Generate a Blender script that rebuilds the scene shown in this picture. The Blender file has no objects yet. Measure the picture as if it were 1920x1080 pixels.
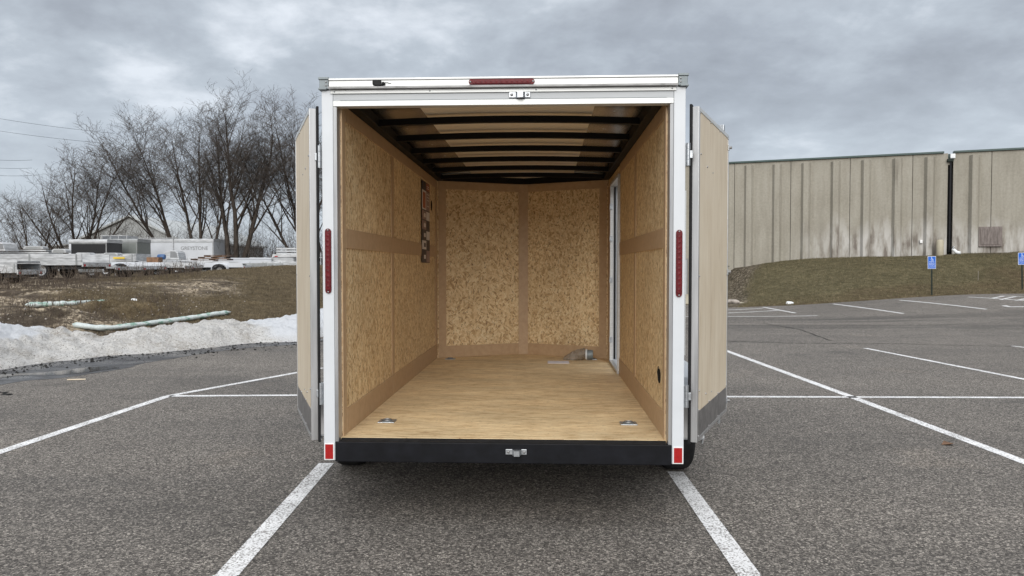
import bpy, bmesh, math, random
import numpy as np
from mathutils import Vector, Matrix

# ------------------------------------------------------------------ camera, sky, sun, exposure
S = bpy.context.scene
COL = S.collection
S.render.resolution_x, S.render.resolution_y = 1024, 576
CAM_H, PITCH, F = 1.55, math.radians(1.57), 26/36*1920
cd = bpy.data.cameras.new('camera'); cd.lens = 26; cd.sensor_width = 36
cd.clip_start = 0.05; cd.clip_end = 3000
cam = bpy.data.objects.new('camera', cd); COL.objects.link(cam)
cam.location = (0, 0, CAM_H); cam.rotation_euler = (math.pi/2-PITCH, 0, 0)
S.camera = cam
S.cycles.max_bounces = 14; S.cycles.diffuse_bounces = 8
S.view_settings.view_transform = 'Standard'
try: S.view_settings.look = 'None'
except Exception: pass
S.view_settings.gamma = 1
S.view_settings.use_curve_mapping = False
S.view_settings.exposure = 0.78
SUN_EL, SUN_AZ = math.radians(26), math.radians(184)      # azimuth clockwise from +Y: behind the camera, to its left
sd = bpy.data.lights.new('sun', 'SUN'); sd.energy = 1.5; sd.angle = math.radians(45); sd.color = (1, .97, .93)
sun = bpy.data.objects.new('sun', sd); COL.objects.link(sun)
sv = Vector((math.sin(SUN_AZ)*math.cos(SUN_EL), math.cos(SUN_AZ)*math.cos(SUN_EL), math.sin(SUN_EL)))
sun.rotation_euler = sv.to_track_quat('Z', 'Y').to_euler()

# ------------------------------------------------------------------ node helpers
class NT:
    def __init__(s, tree): s.t = tree; s.n = tree.nodes; s.l = tree.links
    def put(s, sock, v):
        if isinstance(v, bpy.types.NodeSocket): s.l.new(v, sock)
        elif v is not None:
            if hasattr(sock.default_value, '__len__') and not isinstance(v, (int, float)):
                v = tuple(v)
                if len(sock.default_value) == 4 and len(v) == 3: v = v+(1,)
                sock.default_value = v
            elif hasattr(sock.default_value, '__len__'): sock.default_value = (v,)*len(sock.default_value)
            else: sock.default_value = v
    def node(s, ty, ins=None, **kw):
        n = s.n.new(ty)
        for k, v in kw.items(): setattr(n, k, v)
        for k, v in (ins or {}).items(): s.put(n.inputs[k], v)
        return n
    def coord(s, kind='Object'): return s.node('ShaderNodeTexCoord').outputs[kind]
    def vmul(s, v, k): return s.node('ShaderNodeVectorMath', {0: v, 1: k}, operation='MULTIPLY').outputs[0]
    def vadd(s, v, k): return s.node('ShaderNodeVectorMath', {0: v, 1: k}, operation='ADD').outputs[0]
    def math(s, op, a, b=0.5, c=None, clamp=False):
        n = s.node('ShaderNodeMath', {0: a, 1: b}, operation=op, use_clamp=clamp)
        if c is not None: s.put(n.inputs[2], c)
        return n.outputs[0]
    def noise(s, v, scale=5, detail=4, rough=.55, dist=0, out=0):
        return s.node('ShaderNodeTexNoise', {'Vector': v, 'Scale': scale, 'Detail': detail, 'Roughness': rough, 'Distortion': dist}).outputs[out]
    def vor(s, v, scale=5, out='Color', rnd=1, feature='F1'):
        return s.node('ShaderNodeTexVoronoi', {'Vector': v, 'Scale': scale, 'Randomness': rnd}, feature=feature).outputs[out]
    def ramp(s, fac, stops, interp='LINEAR'):
        n = s.n.new('ShaderNodeValToRGB'); s.put(n.inputs[0], fac); cr = n.color_ramp; cr.interpolation = interp
        while len(cr.elements) < len(stops): cr.elements.new(.5)
        for e, (p, c) in zip(cr.elements, stops):
            e.position = p
            if isinstance(c, (int, float)): c = (c, c, c)
            e.color = tuple(c)[:3]+(1,)
        return n.outputs[0]
    def mix(s, f, a, b, mode='MIX'):
        n = s.n.new('ShaderNodeMix'); n.data_type = 'RGBA'; n.blend_type = mode
        s.put(n.inputs[0], f); s.put(n.inputs[6], a); s.put(n.inputs[7], b)
        return n.outputs[2]
    def sep(s, v): return s.node('ShaderNodeSeparateXYZ', {0: v}).outputs
    def comb(s, x, y, z): return s.node('ShaderNodeCombineXYZ', {0: x, 1: y, 2: z}).outputs[0]
    def bump(s, h, strength=.3, dist=.01):
        return s.node('ShaderNodeBump', {'Height': h, 'Strength': strength, 'Distance': dist}).outputs[0]

def material(name, fn):
    m = bpy.data.materials.new(name); m.use_nodes = True
    nt = NT(m.node_tree); b = m.node_tree.nodes['Principled BSDF']
    r = fn(nt) or {}
    for k, v in r.items(): nt.put(b.inputs[k], v)
    return m

# ------------------------------------------------------------------ world: overcast cloud deck over a Nishita sky
W = bpy.data.worlds.new('World'); S.world = W; W.use_nodes = True
w = NT(W.node_tree); bg = W.node_tree.nodes['Background']
sky = w.node('ShaderNodeTexSky', sky_type='NISHITA', sun_disc=False, sun_elevation=SUN_EL, sun_rotation=SUN_AZ)
d = w.coord('Generated'); dx, dy, dz = w.sep(d)
zz = w.math('MAXIMUM', dz, 0.0)
den = w.math('ADD', zz, .30)
u = w.math('DIVIDE', dx, den); v = w.math('DIVIDE', dy, den)
pl = w.comb(u, v, 0.0)
n1 = w.noise(w.vadd(w.vmul(pl, (.8, 1.0, 1)), (3.4, 1.6, 0)), 1.7, 6, .48, .1)
n2 = w.noise(w.vadd(w.vmul(pl, (2.2, 2.2, 1)), (7.2, 3.1, 0)), 1.8, 7, .58, .1)
nn = w.math('ADD', w.math('MULTIPLY', n1, .52), w.math('MULTIPLY', n2, .48))
cc = w.ramp(nn, [(.34, (.185, .200, .226)), (.45, (.238, .260, .293)), (.54, (.305, .336, .373)), (.64, (.47, .50, .54))])
# an overcast sky brightens evenly from horizon to zenith
grad = w.math('ADD', w.math('MULTIPLY', w.node('ShaderNodeMapRange', {'Value': zz, 1: .28, 2: .95, 3: 0.0, 4: 1.0}, interpolation_type='SMOOTHSTEP').outputs[0], 2.0), 1.0)
warm = w.mix(w.node('ShaderNodeMapRange', {'Value': zz, 1: .3, 2: .7}).outputs[0], (1, 1, 1), (1.07, 1.0, .93))
haze = w.node('ShaderNodeMapRange', {'Value': zz, 1: 0.0, 2: .24, 3: .72, 4: 0.0}).outputs[0]
cc = w.mix(haze, cc, (.375, .415, .465))
cc = w.vmul(cc, w.comb(grad, grad, grad))
cc = w.vmul(w.vmul(cc, warm), (10.0, 10.0, 10.0))
c = w.mix(.95, sky.outputs[0], cc)
w.put(bg.inputs[0], c); bg.inputs[1].default_value = 0.1

# ------------------------------------------------------------------ numeric helpers
def smooth(a, b, x):
    t = np.clip((np.asarray(x, float)-a)/(b-a), 0, 1); return t*t*(3-2*t)
_rs = np.random.RandomState(5); _tab = _rs.rand(256, 256)
def vnoise(x, y):
    x = np.asarray(x, float); y = np.asarray(y, float)
    xi = np.floor(x).astype(int); yi = np.floor(y).astype(int); fx = x-xi; fy = y-yi
    fx = fx*fx*(3-2*fx); fy = fy*fy*(3-2*fy)
    g = lambda a, b: _tab[a % 256, b % 256]
    return (g(xi, yi)*(1-fx)+g(xi+1, yi)*fx)*(1-fy)+(g(xi, yi+1)*(1-fx)+g(xi+1, yi+1)*fx)*fy-.5
def fbm(x, y, o=4):
    s = 0; a = 1.0
    for i in range(o): s = s+a*vnoise(x*2**i+17*i, y*2**i+31*i); a *= .5
    return s

# ------------------------------------------------------------------ lie of the land (metres; camera stands at 0,0)
EA = np.array((-7.95, 11.45)); ED = np.array((.577, .817)); EN = np.array((-.817, .577))   # edge of the asphalt on the left
def left_d(x, y): return (x-EA[0])*EN[0]+(y-EA[1])*EN[1]+.5*fbm(x*.35+4, y*.35, 2)
def lot_z(x, y): return .5*smooth(8, 20, x)*smooth(16, 29, y)
def edge_y(x): return np.interp(x, [-60, 6, 8.4, 16.5, 20.8, 60], [60, 32, 28.6, 29.3, 29.9, 34])+.12*fbm(np.asarray(x)*.9, np.asarray(x)*0, 3)
W1 = np.array((12.2, 42.0)); WD = np.array((13.3, -5.1)); WLEN = float(np.hypot(*WD)); WU = WD/WLEN
def wall_y(x): return W1[1]+(np.asarray(x)-W1[0])*WD[1]/WD[0]
def base_z(x): return np.interp(x, [6, 10.4, 11.9, 12.6, 14, 16, 20, 25.5, 60], [-.35, -.35, 1.0, 1.5, 1.76, 2.0, 2.12, 2.3, 2.6])
GULLIES = ()
def land(x, y, detail=True):
    x = np.asarray(x, float); y = np.asarray(y, float)
    z = lot_z(x, y)-.05
    dl = left_d(x, y); side = smooth(0, 8, -1-x)
    zc = np.interp(x, [-20, -15, -11], [.80, 1.12, 1.62])
    crest = zc*smooth(0, 17, dl)
    plate = 1.08
    crest = crest+(plate-crest)*smooth(16.5, 20.5, dl)
    lift = .06*smooth(0, .4, dl)
    z = z+(crest+lift)*side
    ey = edge_y(x); wy = wall_y(x)
    uu = np.clip((y-ey)/(wy-ey-.3), 0, 1)
    prof = .35*uu+.65*uu*uu*(3-2*uu)
    rs = smooth(5, 8, x)
    z = z+rs*((base_z(x)-lot_z(x, y))*prof+.08*smooth(0, .35, y-ey))
    if detail:
        for (x0, y0, x1, y1, wd_, dp) in GULLIES:
            t = np.clip(((x-x0)*(x1-x0)+(y-y0)*(y1-y0))/((x1-x0)**2+(y1-y0)**2), 0, 1)
            dd = np.hypot(x-x0-t*(x1-x0), y-y0-t*(y1-y0)+.35*fbm(x*1.1, x*0+3, 3))
            z = z-dp*np.exp(-(dd/wd_)**2)+.5*dp*np.exp(-((dd-wd_*2.2)/wd_)**2)
        k = side*smooth(0, 3, dl)*(1-smooth(24, 30, dl))
        z = z+k*(1-.6*smooth(9, 16, dl))*(.06*fbm(x*.55, y*.55, 4)+.075*fbm(x*1.8, y*3.2, 4))
        z = z+rs*smooth(0, 1.5, y-ey)*(.05*fbm(x*.8, y*.8, 4))
    return z
def ray(px, py):
    a = (px-960)/F; b = (540-py)/F
    return np.array((a, math.cos(PITCH)+b*math.sin(PITCH), -math.sin(PITCH)+b*math.cos(PITCH)))
def at(px, py, Y):                        # the point seen at (px, py) that stands Y metres away
    r = ray(px, py); k = Y/r[1]; return Vector((r[0]*k, Y, CAM_H+r[2]*k))
def on_land(px, py, lot=False):           # where a line of sight meets the land
    r = ray(px, py); prev = 1.0
    for t in np.arange(2, 90, .1):
        zz_ = float(lot_z(r[0]*t, r[1]*t)) if lot else float(land(r[0]*t, r[1]*t, False))
        if CAM_H+r[2]*t < zz_:
            lo, hi = t-.1, t
            for _ in range(12):
                m = (lo+hi)/2
                z2 = float(lot_z(r[0]*m, r[1]*m)) if lot else float(land(r[0]*m, r[1]*m, False))
                if CAM_H+r[2]*m < z2: hi = m
                else: lo = m
            return Vector((r[0]*hi, r[1]*hi, float(lot_z(r[0]*hi, r[1]*hi)) if lot else float(land(r[0]*hi, r[1]*hi))))
    return Vector((r[0]*60, r[1]*60, 1))

_g = []
for (a, b, c, d_, wd_, dp) in ((150, 590, 215, 586, .20, .20), (215, 586, 245, 583, .2, .26), (245, 585, 296, 594, .18, .24), (78, 596, 98, 598, .25, .25), (0, 553, 120, 556, .25, .15)):
    p, q = on_land(a, b), on_land(c, d_); _g.append((p.x, p.y, q.x, q.y, wd_, dp))
GULLIES = tuple(_g)

# ------------------------------------------------------------------ mesh helpers
class MB:
    def __init__(s): s.v = []; s.f = []
    def add(s, vs, fs):
        o = len(s.v); s.v += [tuple(p) for p in vs]; s.f += [tuple(i+o for i in f) for f in fs]; return s
    def box(s, a, b):
        (x0, y0, z0), (x1, y1, z1) = a, b
        x0, x1 = sorted((x0, x1)); y0, y1 = sorted((y0, y1)); z0, z1 = sorted((z0, z1))
        return s.add([(x0,y0,z0),(x1,y0,z0),(x1,y1,z0),(x0,y1,z0),(x0,y0,z1),(x1,y0,z1),(x1,y1,z1),(x0,y1,z1)],
              [(0,3,2,1),(4,5,6,7),(0,1,5,4),(1,2,6,5),(2,3,7,6),(3,0,4,7)])
    def prism(s, prof, axis, a, b):       # closed outline extruded along an axis ('x': prof=(y,z), 'y': (x,z), 'z': (x,y))
        def P(u, v, t): return {'x': (t, u, v), 'y': (u, t, v), 'z': (u, v, t)}[axis]
        n = len(prof); vs = [P(u, v, a) for u, v in prof]+[P(u, v, b) for u, v in prof]
        fs = [tuple(range(n))[::-1], tuple(range(n, 2*n))]+[(i, (i+1) % n, n+(i+1) % n, n+i) for i in range(n)]
        return s.add(vs, fs)
    def tube(s, pts, r, n=8, cap=True):
        pts = [Vector(p) for p in pts]; rs = r if hasattr(r, '__len__') else [r]*len(pts); vs = []; fs = []
        for i, p in enumerate(pts):
            t = (pts[min(i+1, len(pts)-1)]-pts[max(i-1, 0)]).normalized()
            a = t.cross(Vector((0, 0, 1)))
            if a.length < 1e-3: a = Vector((1, 0, 0))
            a.normalize(); b = t.cross(a)
            for k in range(n):
                q = 2*math.pi*k/n; vs.append(p+(a*math.cos(q)+b*math.sin(q))*rs[i])
        for i in range(len(pts)-1):
            for k in range(n): fs.append((i*n+k, i*n+(k+1) % n, (i+1)*n+(k+1) % n, (i+1)*n+k))
        if cap: fs.append(tuple(range(n))); fs.append(tuple(range((len(pts)-1)*n, len(pts)*n))[::-1])
        return s.add(vs, fs)
    def lathe(s, prof, c, axis='x', n=24):  # prof: (r, t) ring radii along the axis
        vs = []; fs = []
        for r, t in prof:
            for k in range(n):
                q = 2*math.pi*k/n; a, b = r*math.cos(q), r*math.sin(q)
                p = {'x': (t, a, b), 'y': (a, t, b), 'z': (a, b, t)}[axis]
                vs.append((p[0]+c[0], p[1]+c[1], p[2]+c[2]))
        for i in range(len(prof)-1):
            for k in range(n): fs.append((i*n+k, i*n+(k+1) % n, (i+1)*n+(k+1) % n, (i+1)*n+k))
        return s.add(vs, fs)
    def build(s, name, mat, parent=None, bevel=0, smooth_=False, xf=None, seg=2):
        me = bpy.data.meshes.new(name)
        vs = s.v if xf is None else [tuple(xf @ Vector(p)) for p in s.v]
        me.from_pydata(vs, [], s.f)
        bm = bmesh.new(); bm.from_mesh(me)
        bmesh.ops.recalc_face_normals(bm, faces=bm.faces)
        if bevel: bmesh.ops.bevel(bm, geom=list(bm.edges), offset=bevel, segments=seg, profile=.6, affect='EDGES', clamp_overlap=True)
        bm.to_mesh(me); bm.free()
        if smooth_:
            for p in me.polygons: p.use_smooth = True
            try: me.set_sharp_from_angle(angle=math.radians(40))
            except Exception: pass
        if mat: me.materials.append(mat)
        o = bpy.data.objects.new(name, me); COL.objects.link(o)
        if parent: o.parent = parent
        return o
def bx(name, mat, a, b, parent=None, bevel=0, xf=None): return MB().box(a, b).build(name, mat, parent, bevel, xf=xf)
def empty(name, loc=(0, 0, 0), rz=0):
    o = bpy.data.objects.new(name, None); COL.objects.link(o); o.location = loc; o.rotation_euler = (0, 0, rz)
    o.empty_display_size = .3; return o
def tag(o, label=None, cat=None, group=None, kind=None):
    for k, v in (('label', label), ('category', cat), ('group', group), ('kind', kind)):
        if v: o[k] = v
    return o
def mesh_np(name, V, Fc, mat, parent=None, smooth_=False, attr=None):
    me = bpy.data.meshes.new(name)
    V = np.asarray(V, np.float32); Fc = np.asarray(Fc, np.int32); k = Fc.shape[1]
    me.vertices.add(len(V)); me.vertices.foreach_set('co', V.ravel())
    me.loops.add(Fc.size); me.loops.foreach_set('vertex_index', Fc.ravel())
    me.polygons.add(len(Fc)); me.polygons.foreach_set('loop_start', np.arange(len(Fc), dtype=np.int32)*k)
    me.polygons.foreach_set('loop_total', np.full(len(Fc), k, np.int32))
    if smooth_: me.polygons.foreach_set('use_smooth', np.ones(len(Fc), bool))
    me.update(calc_edges=True)
    if attr is not None:
        a = me.color_attributes.new('zone', 'FLOAT_COLOR', 'POINT'); a.data.foreach_set('color', np.asarray(attr, np.float32).ravel())
    me.materials.append(mat); me.validate()
    o = bpy.data.objects.new(name, me); COL.objects.link(o)
    if parent: o.parent = parent
    return o
def copy_tree(o, parent=None):
    c_ = o.copy(); COL.objects.link(c_); c_.parent = parent
    for ch in [q for q in bpy.data.objects if q.parent == o]: copy_tree(ch, c_)
    return c_
def lettering(name, text, size, mat, parent, mtx, extrude=.001):
    cu = bpy.data.curves.new('tmp', 'FONT'); cu.body = text; cu.size = size; cu.extrude = extrude; cu.align_x = 'CENTER'; cu.align_y = 'CENTER'
    t = bpy.data.objects.new('tmp', cu); COL.objects.link(t)
    me = bpy.data.meshes.new_from_object(t.evaluated_get(bpy.context.evaluated_depsgraph_get()))
    bpy.data.objects.remove(t); bpy.data.curves.remove(cu)
    me.name = name; me.transform(mtx); me.materials.clear(); me.materials.append(mat)
    o = bpy.data.objects.new(name, me); COL.objects.link(o); o.parent = parent; return o

# ------------------------------------------------------------------ materials
def flat(name, col, rough=.5, metal=0, var=.06, scale=6, bump=0, bscale=60, stretch=(1, 1, 1), coat=0):
    def f(n):
        co = n.vmul(n.coord(), stretch)
        a = n.noise(co, scale, 5, .6)
        c_ = n.mix(1.0, col, n.ramp(a, [(.3, 1-var*2), (.7, 1+var)]), 'MULTIPLY')
        r = {'Base Color': c_, 'Metallic': metal, 'Roughness': n.math('ADD', n.math('MULTIPLY', n.noise(co, scale*3, 4), .16), rough-.08)}
        if rough >= .5 and max(col) < .03: r['Specular IOR Level'] = .18
        if bump: r['Normal'] = n.bump(n.noise(co, bscale, 3), bump, .003)
        if coat: r['Coat Weight'] = coat; r['Coat Roughness'] = .1
        return r
    return material(name, f)
M = {}
M['white'] = flat('white powder coat', (.60, .625, .65), .38, 0, .03, 3)
M['header'] = flat('white header sheet', (.45, .47, .485), .42, 0, .04, 4, stretch=(.5, 1, 6))
def f_al(n):
    co = n.coord(); a = n.noise(n.vmul(co, (14, 14, 1.2)), 1.2, 5, .6)
    st = n.noise(n.vmul(co, (60, 60, 1.2)), 2, 3)
    return {'Base Color': n.mix(1.0, n.ramp(a, [(.3, .50), (.7, .58)]), n.ramp(st, [(.3, .93), (.7, 1.0)]), 'MULTIPLY'),
            'Metallic': .85, 'Roughness': n.ramp(a, [(.3, .30), (.7, .50)])}
M['alu'] = material('mill aluminium', f_al)
M['alu_white'] = flat('bright aluminium extrusion', (.60, .61, .60), .42, .35, .06, 10, stretch=(.3, 1, 8))
M['zinc'] = flat('zinc plated steel', (.42, .44, .46), .38, .8, .15, 40)
M['cap'] = flat('grey corner casting', (.20, .23, .24), .45, .2, .08, 20)
M['black_frame'] = flat('black painted steel', (.006, .0065, .009), .5, 0, .3, 8, bump=.1)
M['black_bow'] = flat('black roof bow', (.006, .006, .006), .6, 0, .1)
M['rubber'] = flat('black rubber', (.015, .015, .016), .65, 0, .2, 20)
M['tyre'] = flat('tyre rubber', (.022, .022, .023), .8, 0, .3, 12)
M['rim'] = flat('silver rim', (.55, .56, .57), .35, .7, .08)
def f_osb(n):
    co = n.coord(); wob = n.noise(co, 7, 2, .5, 0, 1)
    co2 = n.vadd(co, n.vmul(n.vadd(wob, (-.5, -.5, -.5)), (.05, .05, .05)))
    def lay(rx, sc, off):
        r = n.node('ShaderNodeVectorRotate', {'Vector': n.vadd(co2, off), 'Angle': rx}, rotation_type='AXIS_ANGLE')
        r.inputs['Axis'].default_value = (.72, -.68, .05)
        return n.vmul(r.outputs[0], sc)
    cols = []
    for i, (ang, off) in enumerate(((.15, (0, 0, 0)), (.95, (3, 1, 2)), (-.8, (7, 5, 1)))):
        c1 = lay(ang, (34, 34, 9), off)
        r_ = n.sep(n.vor(c1, 1.35+.25*i, 'Color'))[0]
        cols.append(r_)
    m1 = n.ramp(n.noise(co, 16, 3), [(.46, 0), (.50, 1)]); m2 = n.ramp(n.noise(n.vadd(co, (9, 9, 9)), 14, 3), [(.50, 0), (.54, 1)])
    vv = n.mix(m2, n.mix(m1, cols[0], cols[1]), cols[2])
    fine = n.noise(n.vmul(co, (70, 70, 18)), 2.2, 4, .6)
    v2 = n.math('ADD', n.math('MULTIPLY', n.sep(vv)[0], .62), n.math('MULTIPLY', fine, .38))
    col = n.ramp(v2, [(.12, (.36, .21, .095)), (.28, (.58, .395, .20)), (.45, (.74, .55, .31)), (.70, (.83, .66, .40)), (.9, (.92, .79, .54))])
    dk = n.ramp(n.noise(n.vmul(co2, (24, 24, 11)), 2.6, 4, .60, .8), [(.58, 0), (.64, .85)])
    col = n.mix(dk, col, (.22, .115, .05))
    big = n.noise(co, 1.6, 3)
    col = n.mix(1.0, col, n.ramp(big, [(.3, .88), (.7, 1.02)]), 'MULTIPLY')
    return {'Base Color': col, 'Roughness': .62, 'Normal': n.bump(v2, .25, .004)}
M['osb'] = material('oriented strand board', f_osb)
M['trim'] = material('brown luan trim', lambda n: {'Base Color': n.ramp(n.noise(n.vmul(n.coord(), (14, 14, 14)), 1.5, 5, .6), [(.3, (.44, .295, .17)), (.7, (.52, .365, .22))]), 'Roughness': .5})
def f_ply(n):
    co = n.coord(); wob = n.noise(co, 3, 3, .5, 0, 1)
    c2 = n.vadd(co, n.vmul(n.vadd(wob, (-.5, -.5, -.5)), (.02, .10, .02)))
    g = n.noise(n.vmul(c2, (4.2, 20, 4)), 1.6, 6, .74)
    big = n.noise(n.vmul(co, (1.1, 2.6, 1)), 1.5, 3)
    g2 = n.noise(n.vmul(c2, (9, 90, 9)), 1.5, 4, .6)
    t = n.math('ADD', n.math('MULTIPLY', g, .65), n.math('MULTIPLY', g2, .35))
    col = n.ramp(t, [(.30, (.25, .145, .065)), (.41, (.53, .365, .19)), (.50, (.71, .54, .315)), (.64, (.85, .70, .45))])
    col = n.mix(1.0, col, n.ramp(big, [(.3, .82), (.65, 1.08)]), 'MULTIPLY')
    sp = n.ramp(n.noise(n.vmul(co, (22, 50, 10)), 1.7, 3, .5), [(.63, 0), (.70, .8)])
    col = n.mix(sp, col, (.17, .10, .05))
    return {'Base Color': col, 'Roughness': n.ramp(g, [(.3, .62), (.7, .45)]), 'Normal': n.bump(t, .25, .003)}
M['ply'] = material('plywood floor', f_ply)
def f_luan(n):
    co = n.coord(); wob = n.noise(n.vmul(co, (3, 3, 1)), 2, 3, .5, 0, 1)
    c2 = n.vadd(co, n.vmul(n.vadd(wob, (-.5, -.5, -.5)), (.12, .12, .3)))
    g = n.noise(n.vmul(c2, (16, 16, 1.3)), 1.6, 6, .62)
    fl = n.noise(n.vmul(c2, (90, 90, 4)), 1.6, 3)
    bb = n.noise(n.vmul(co, (4, 4, 1.2)), 1.4, 3)
    t = n.math('ADD', n.math('ADD', n.math('MULTIPLY', g, .5), n.math('MULTIPLY', fl, .08)), n.math('MULTIPLY', bb, .42))
    return {'Base Color': n.ramp(t, [(.32, (.50, .40, .28)), (.46, (.61, .515, .38)), (.58, (.66, .57, .435)), (.72, (.72, .635, .50))]), 'Roughness': .55}
M['luan'] = material('pale luan plywood', f_luan)
M['kick'] = flat('scuffed aluminium kick plate', (.26, .25, .245), .45, .7, .18, 12)
M['roof_metal'] = flat('bare roof aluminium underside', (.62, .60, .57), .24, .92, .05, 3)
M['liner'] = flat('beige roof liner sheet', (.80, .74, .64), .55, 0, .03, 2)
def f_lens(n):
    co = n.coord()
    return {'Base Color': n.mix(n.ramp(n.noise(co, 90, 2), [(.4, 0), (.6, 1)]), (.085, .004, .007), (.13, .006, .010)), 'Roughness': .42, 'Specular IOR Level': .25, 'Emission Strength': 0}
M['lens'] = material('dark red lens', f_lens)
M['refl'] = flat('red reflector tape', (.36, .008, .008), .3, 0, .1, 60)
M['refl_white'] = flat('white reflector border', (.8, .8, .8), .4)
M['chrome'] = flat('bright screw heads', (.30, .30, .30), .5, .8, .05)
M['hole'] = flat('dark hole edge', (.01, .01, .01), .9)
M['paper'] = flat('white paper', (.72, .70, .74), .7)
M['print_dark'] = flat('dark printed ink', (.045, .035, .045), .5)
M['print_mid'] = flat('mauve printed tile', (.30, .20, .19), .5)
M['print_lite'] = flat('pale printed tile', (.72, .68, .66), .5)
M['print_rust'] = flat('rust printed strip', (.38, .10, .05), .5)

def f_asph(n):
    co = n.coord()
    s1 = n.sep(n.vor(co, 88, 'Color'))[0]; s2 = n.sep(n.vor(n.vadd(co, (5, 5, 0)), 170, 'Color'))[1]
    t = n.math('ADD', n.math('MULTIPLY', s1, .6), n.math('MULTIPLY', s2, .4))
    col = n.ramp(t, [(.12, (.027, .024, .021)), (.40, (.086, .077, .068)), (.64, (.160, .145, .128)), (.82, (.285, .258, .226)), (.95, (.50, .455, .40))])
    st = n.vadd(co, n.vmul(n.noise(co, .5, 2, .5, 0, 1), (.9, .9, 0)))
    big = n.noise(n.vmul(st, (.12, .55, 1)), 1.0, 6, .6)
    b2 = n.noise(co, 2.1, 4, .6)
    col = n.mix(1.0, col, n.ramp(big, [(.34, .70), (.50, 1.0), (.68, 1.16)]), 'MULTIPLY')
    col = n.mix(1.0, col, n.ramp(b2, [(.3, .90), (.7, 1.08)]), 'MULTIPLY')
    # a broad darker pass of newer sealer across the lane on the right, tyre-dulled
    x, y, z = n.sep(st)
    lane = n.math('SMOOTH_MIN', n.node('ShaderNodeMapRange', {'Value': y, 1: 18.2, 2: 19.2}).outputs[0], n.node('ShaderNodeMapRange', {'Value': y, 1: 24.0, 2: 22.6}).outputs[0], .1)
    lane = n.math('MULTIPLY', lane, n.ramp(n.noise(n.vmul(co, (.1, .6, 1)), 2.0, 4), [(.42, 0), (.58, .85)]))
    col = n.mix(lane, col, n.mix(1.0, col, (.55, .55, .56), 'MULTIPLY'))
    oil = n.math('MULTIPLY', n.ramp(n.noise(n.vmul(n.vadd(co, (3, 8, 0)), (1, 1.4, 1)), .62, 3, .5), [(.63, 0), (.71, .45)]), n.ramp(n.noise(co, 7, 3), [(.35, .5), (.6, 1)]))
    col = n.mix(oil, col, (.05, .047, .045))
    pale = n.ramp(n.noise(n.vadd(co, (11.3, 2.1, 0)), .8, 4, .55), [(.62, 0), (.72, .35)])
    col = n.mix(pale, col, n.mix(1.0, col, (1.55, 1.47, 1.38), 'MULTIPLY'))
    return {'Base Color': col, 'Roughness': n.ramp(big, [(.35, .72), (.6, .9)]), 'Specular IOR Level': .35, 'Normal': n.bump(t, .55, .006)}
M['asphalt'] = material('worn speckled asphalt', f_asph)
def f_paint(n):
    co = n.coord()
    wear = n.math('ADD', n.math('MULTIPLY', n.noise(co, 75, 3, .62), .78), n.math('MULTIPLY', n.noise(co, 5, 4), .22))
    m = n.ramp(wear, [(.50, 1.0), (.58, 0.1)])
    base = n.ramp(n.noise(co, 3.5, 4), [(.3, .64), (.7, .80)])
    return {'Base Color': n.mix(m, (.15, .138, .125), base), 'Roughness': .75, 'Normal': n.bump(wear, .5, .004)}
M['paint'] = material('worn white road paint', f_paint)
M['crack'] = flat('dark crack filler', (.022, .021, .02), .9, 0, .3, 20)
def f_wet(n):
    co = n.coord(); s1 = n.sep(n.vor(co, 80, 'Color'))[0]
    col = n.ramp(s1, [(.1, (.012, .0115, .012)), (.6, (.026, .025, .026)), (.95, (.075, .07, .068))])
    w_ = n.noise(n.vmul(co, (1, 2, 1)), .9, 4)
    return {'Base Color': col, 'Roughness': n.ramp(w_, [(.42, .22), (.60, .55)]), 'Specular IOR Level': .5, 'Normal': n.bump(s1, .25, .004)}
M['wet'] = material('wet dark asphalt', f_wet)
def f_water(n):
    return {'Base Color': (.035, .033, .03), 'Roughness': .07, 'Specular IOR Level': .6, 'Normal': n.bump(n.noise(n.coord(), 3, 3), .06, .01)}
M['water'] = material('shallow melt water', f_water)
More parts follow.
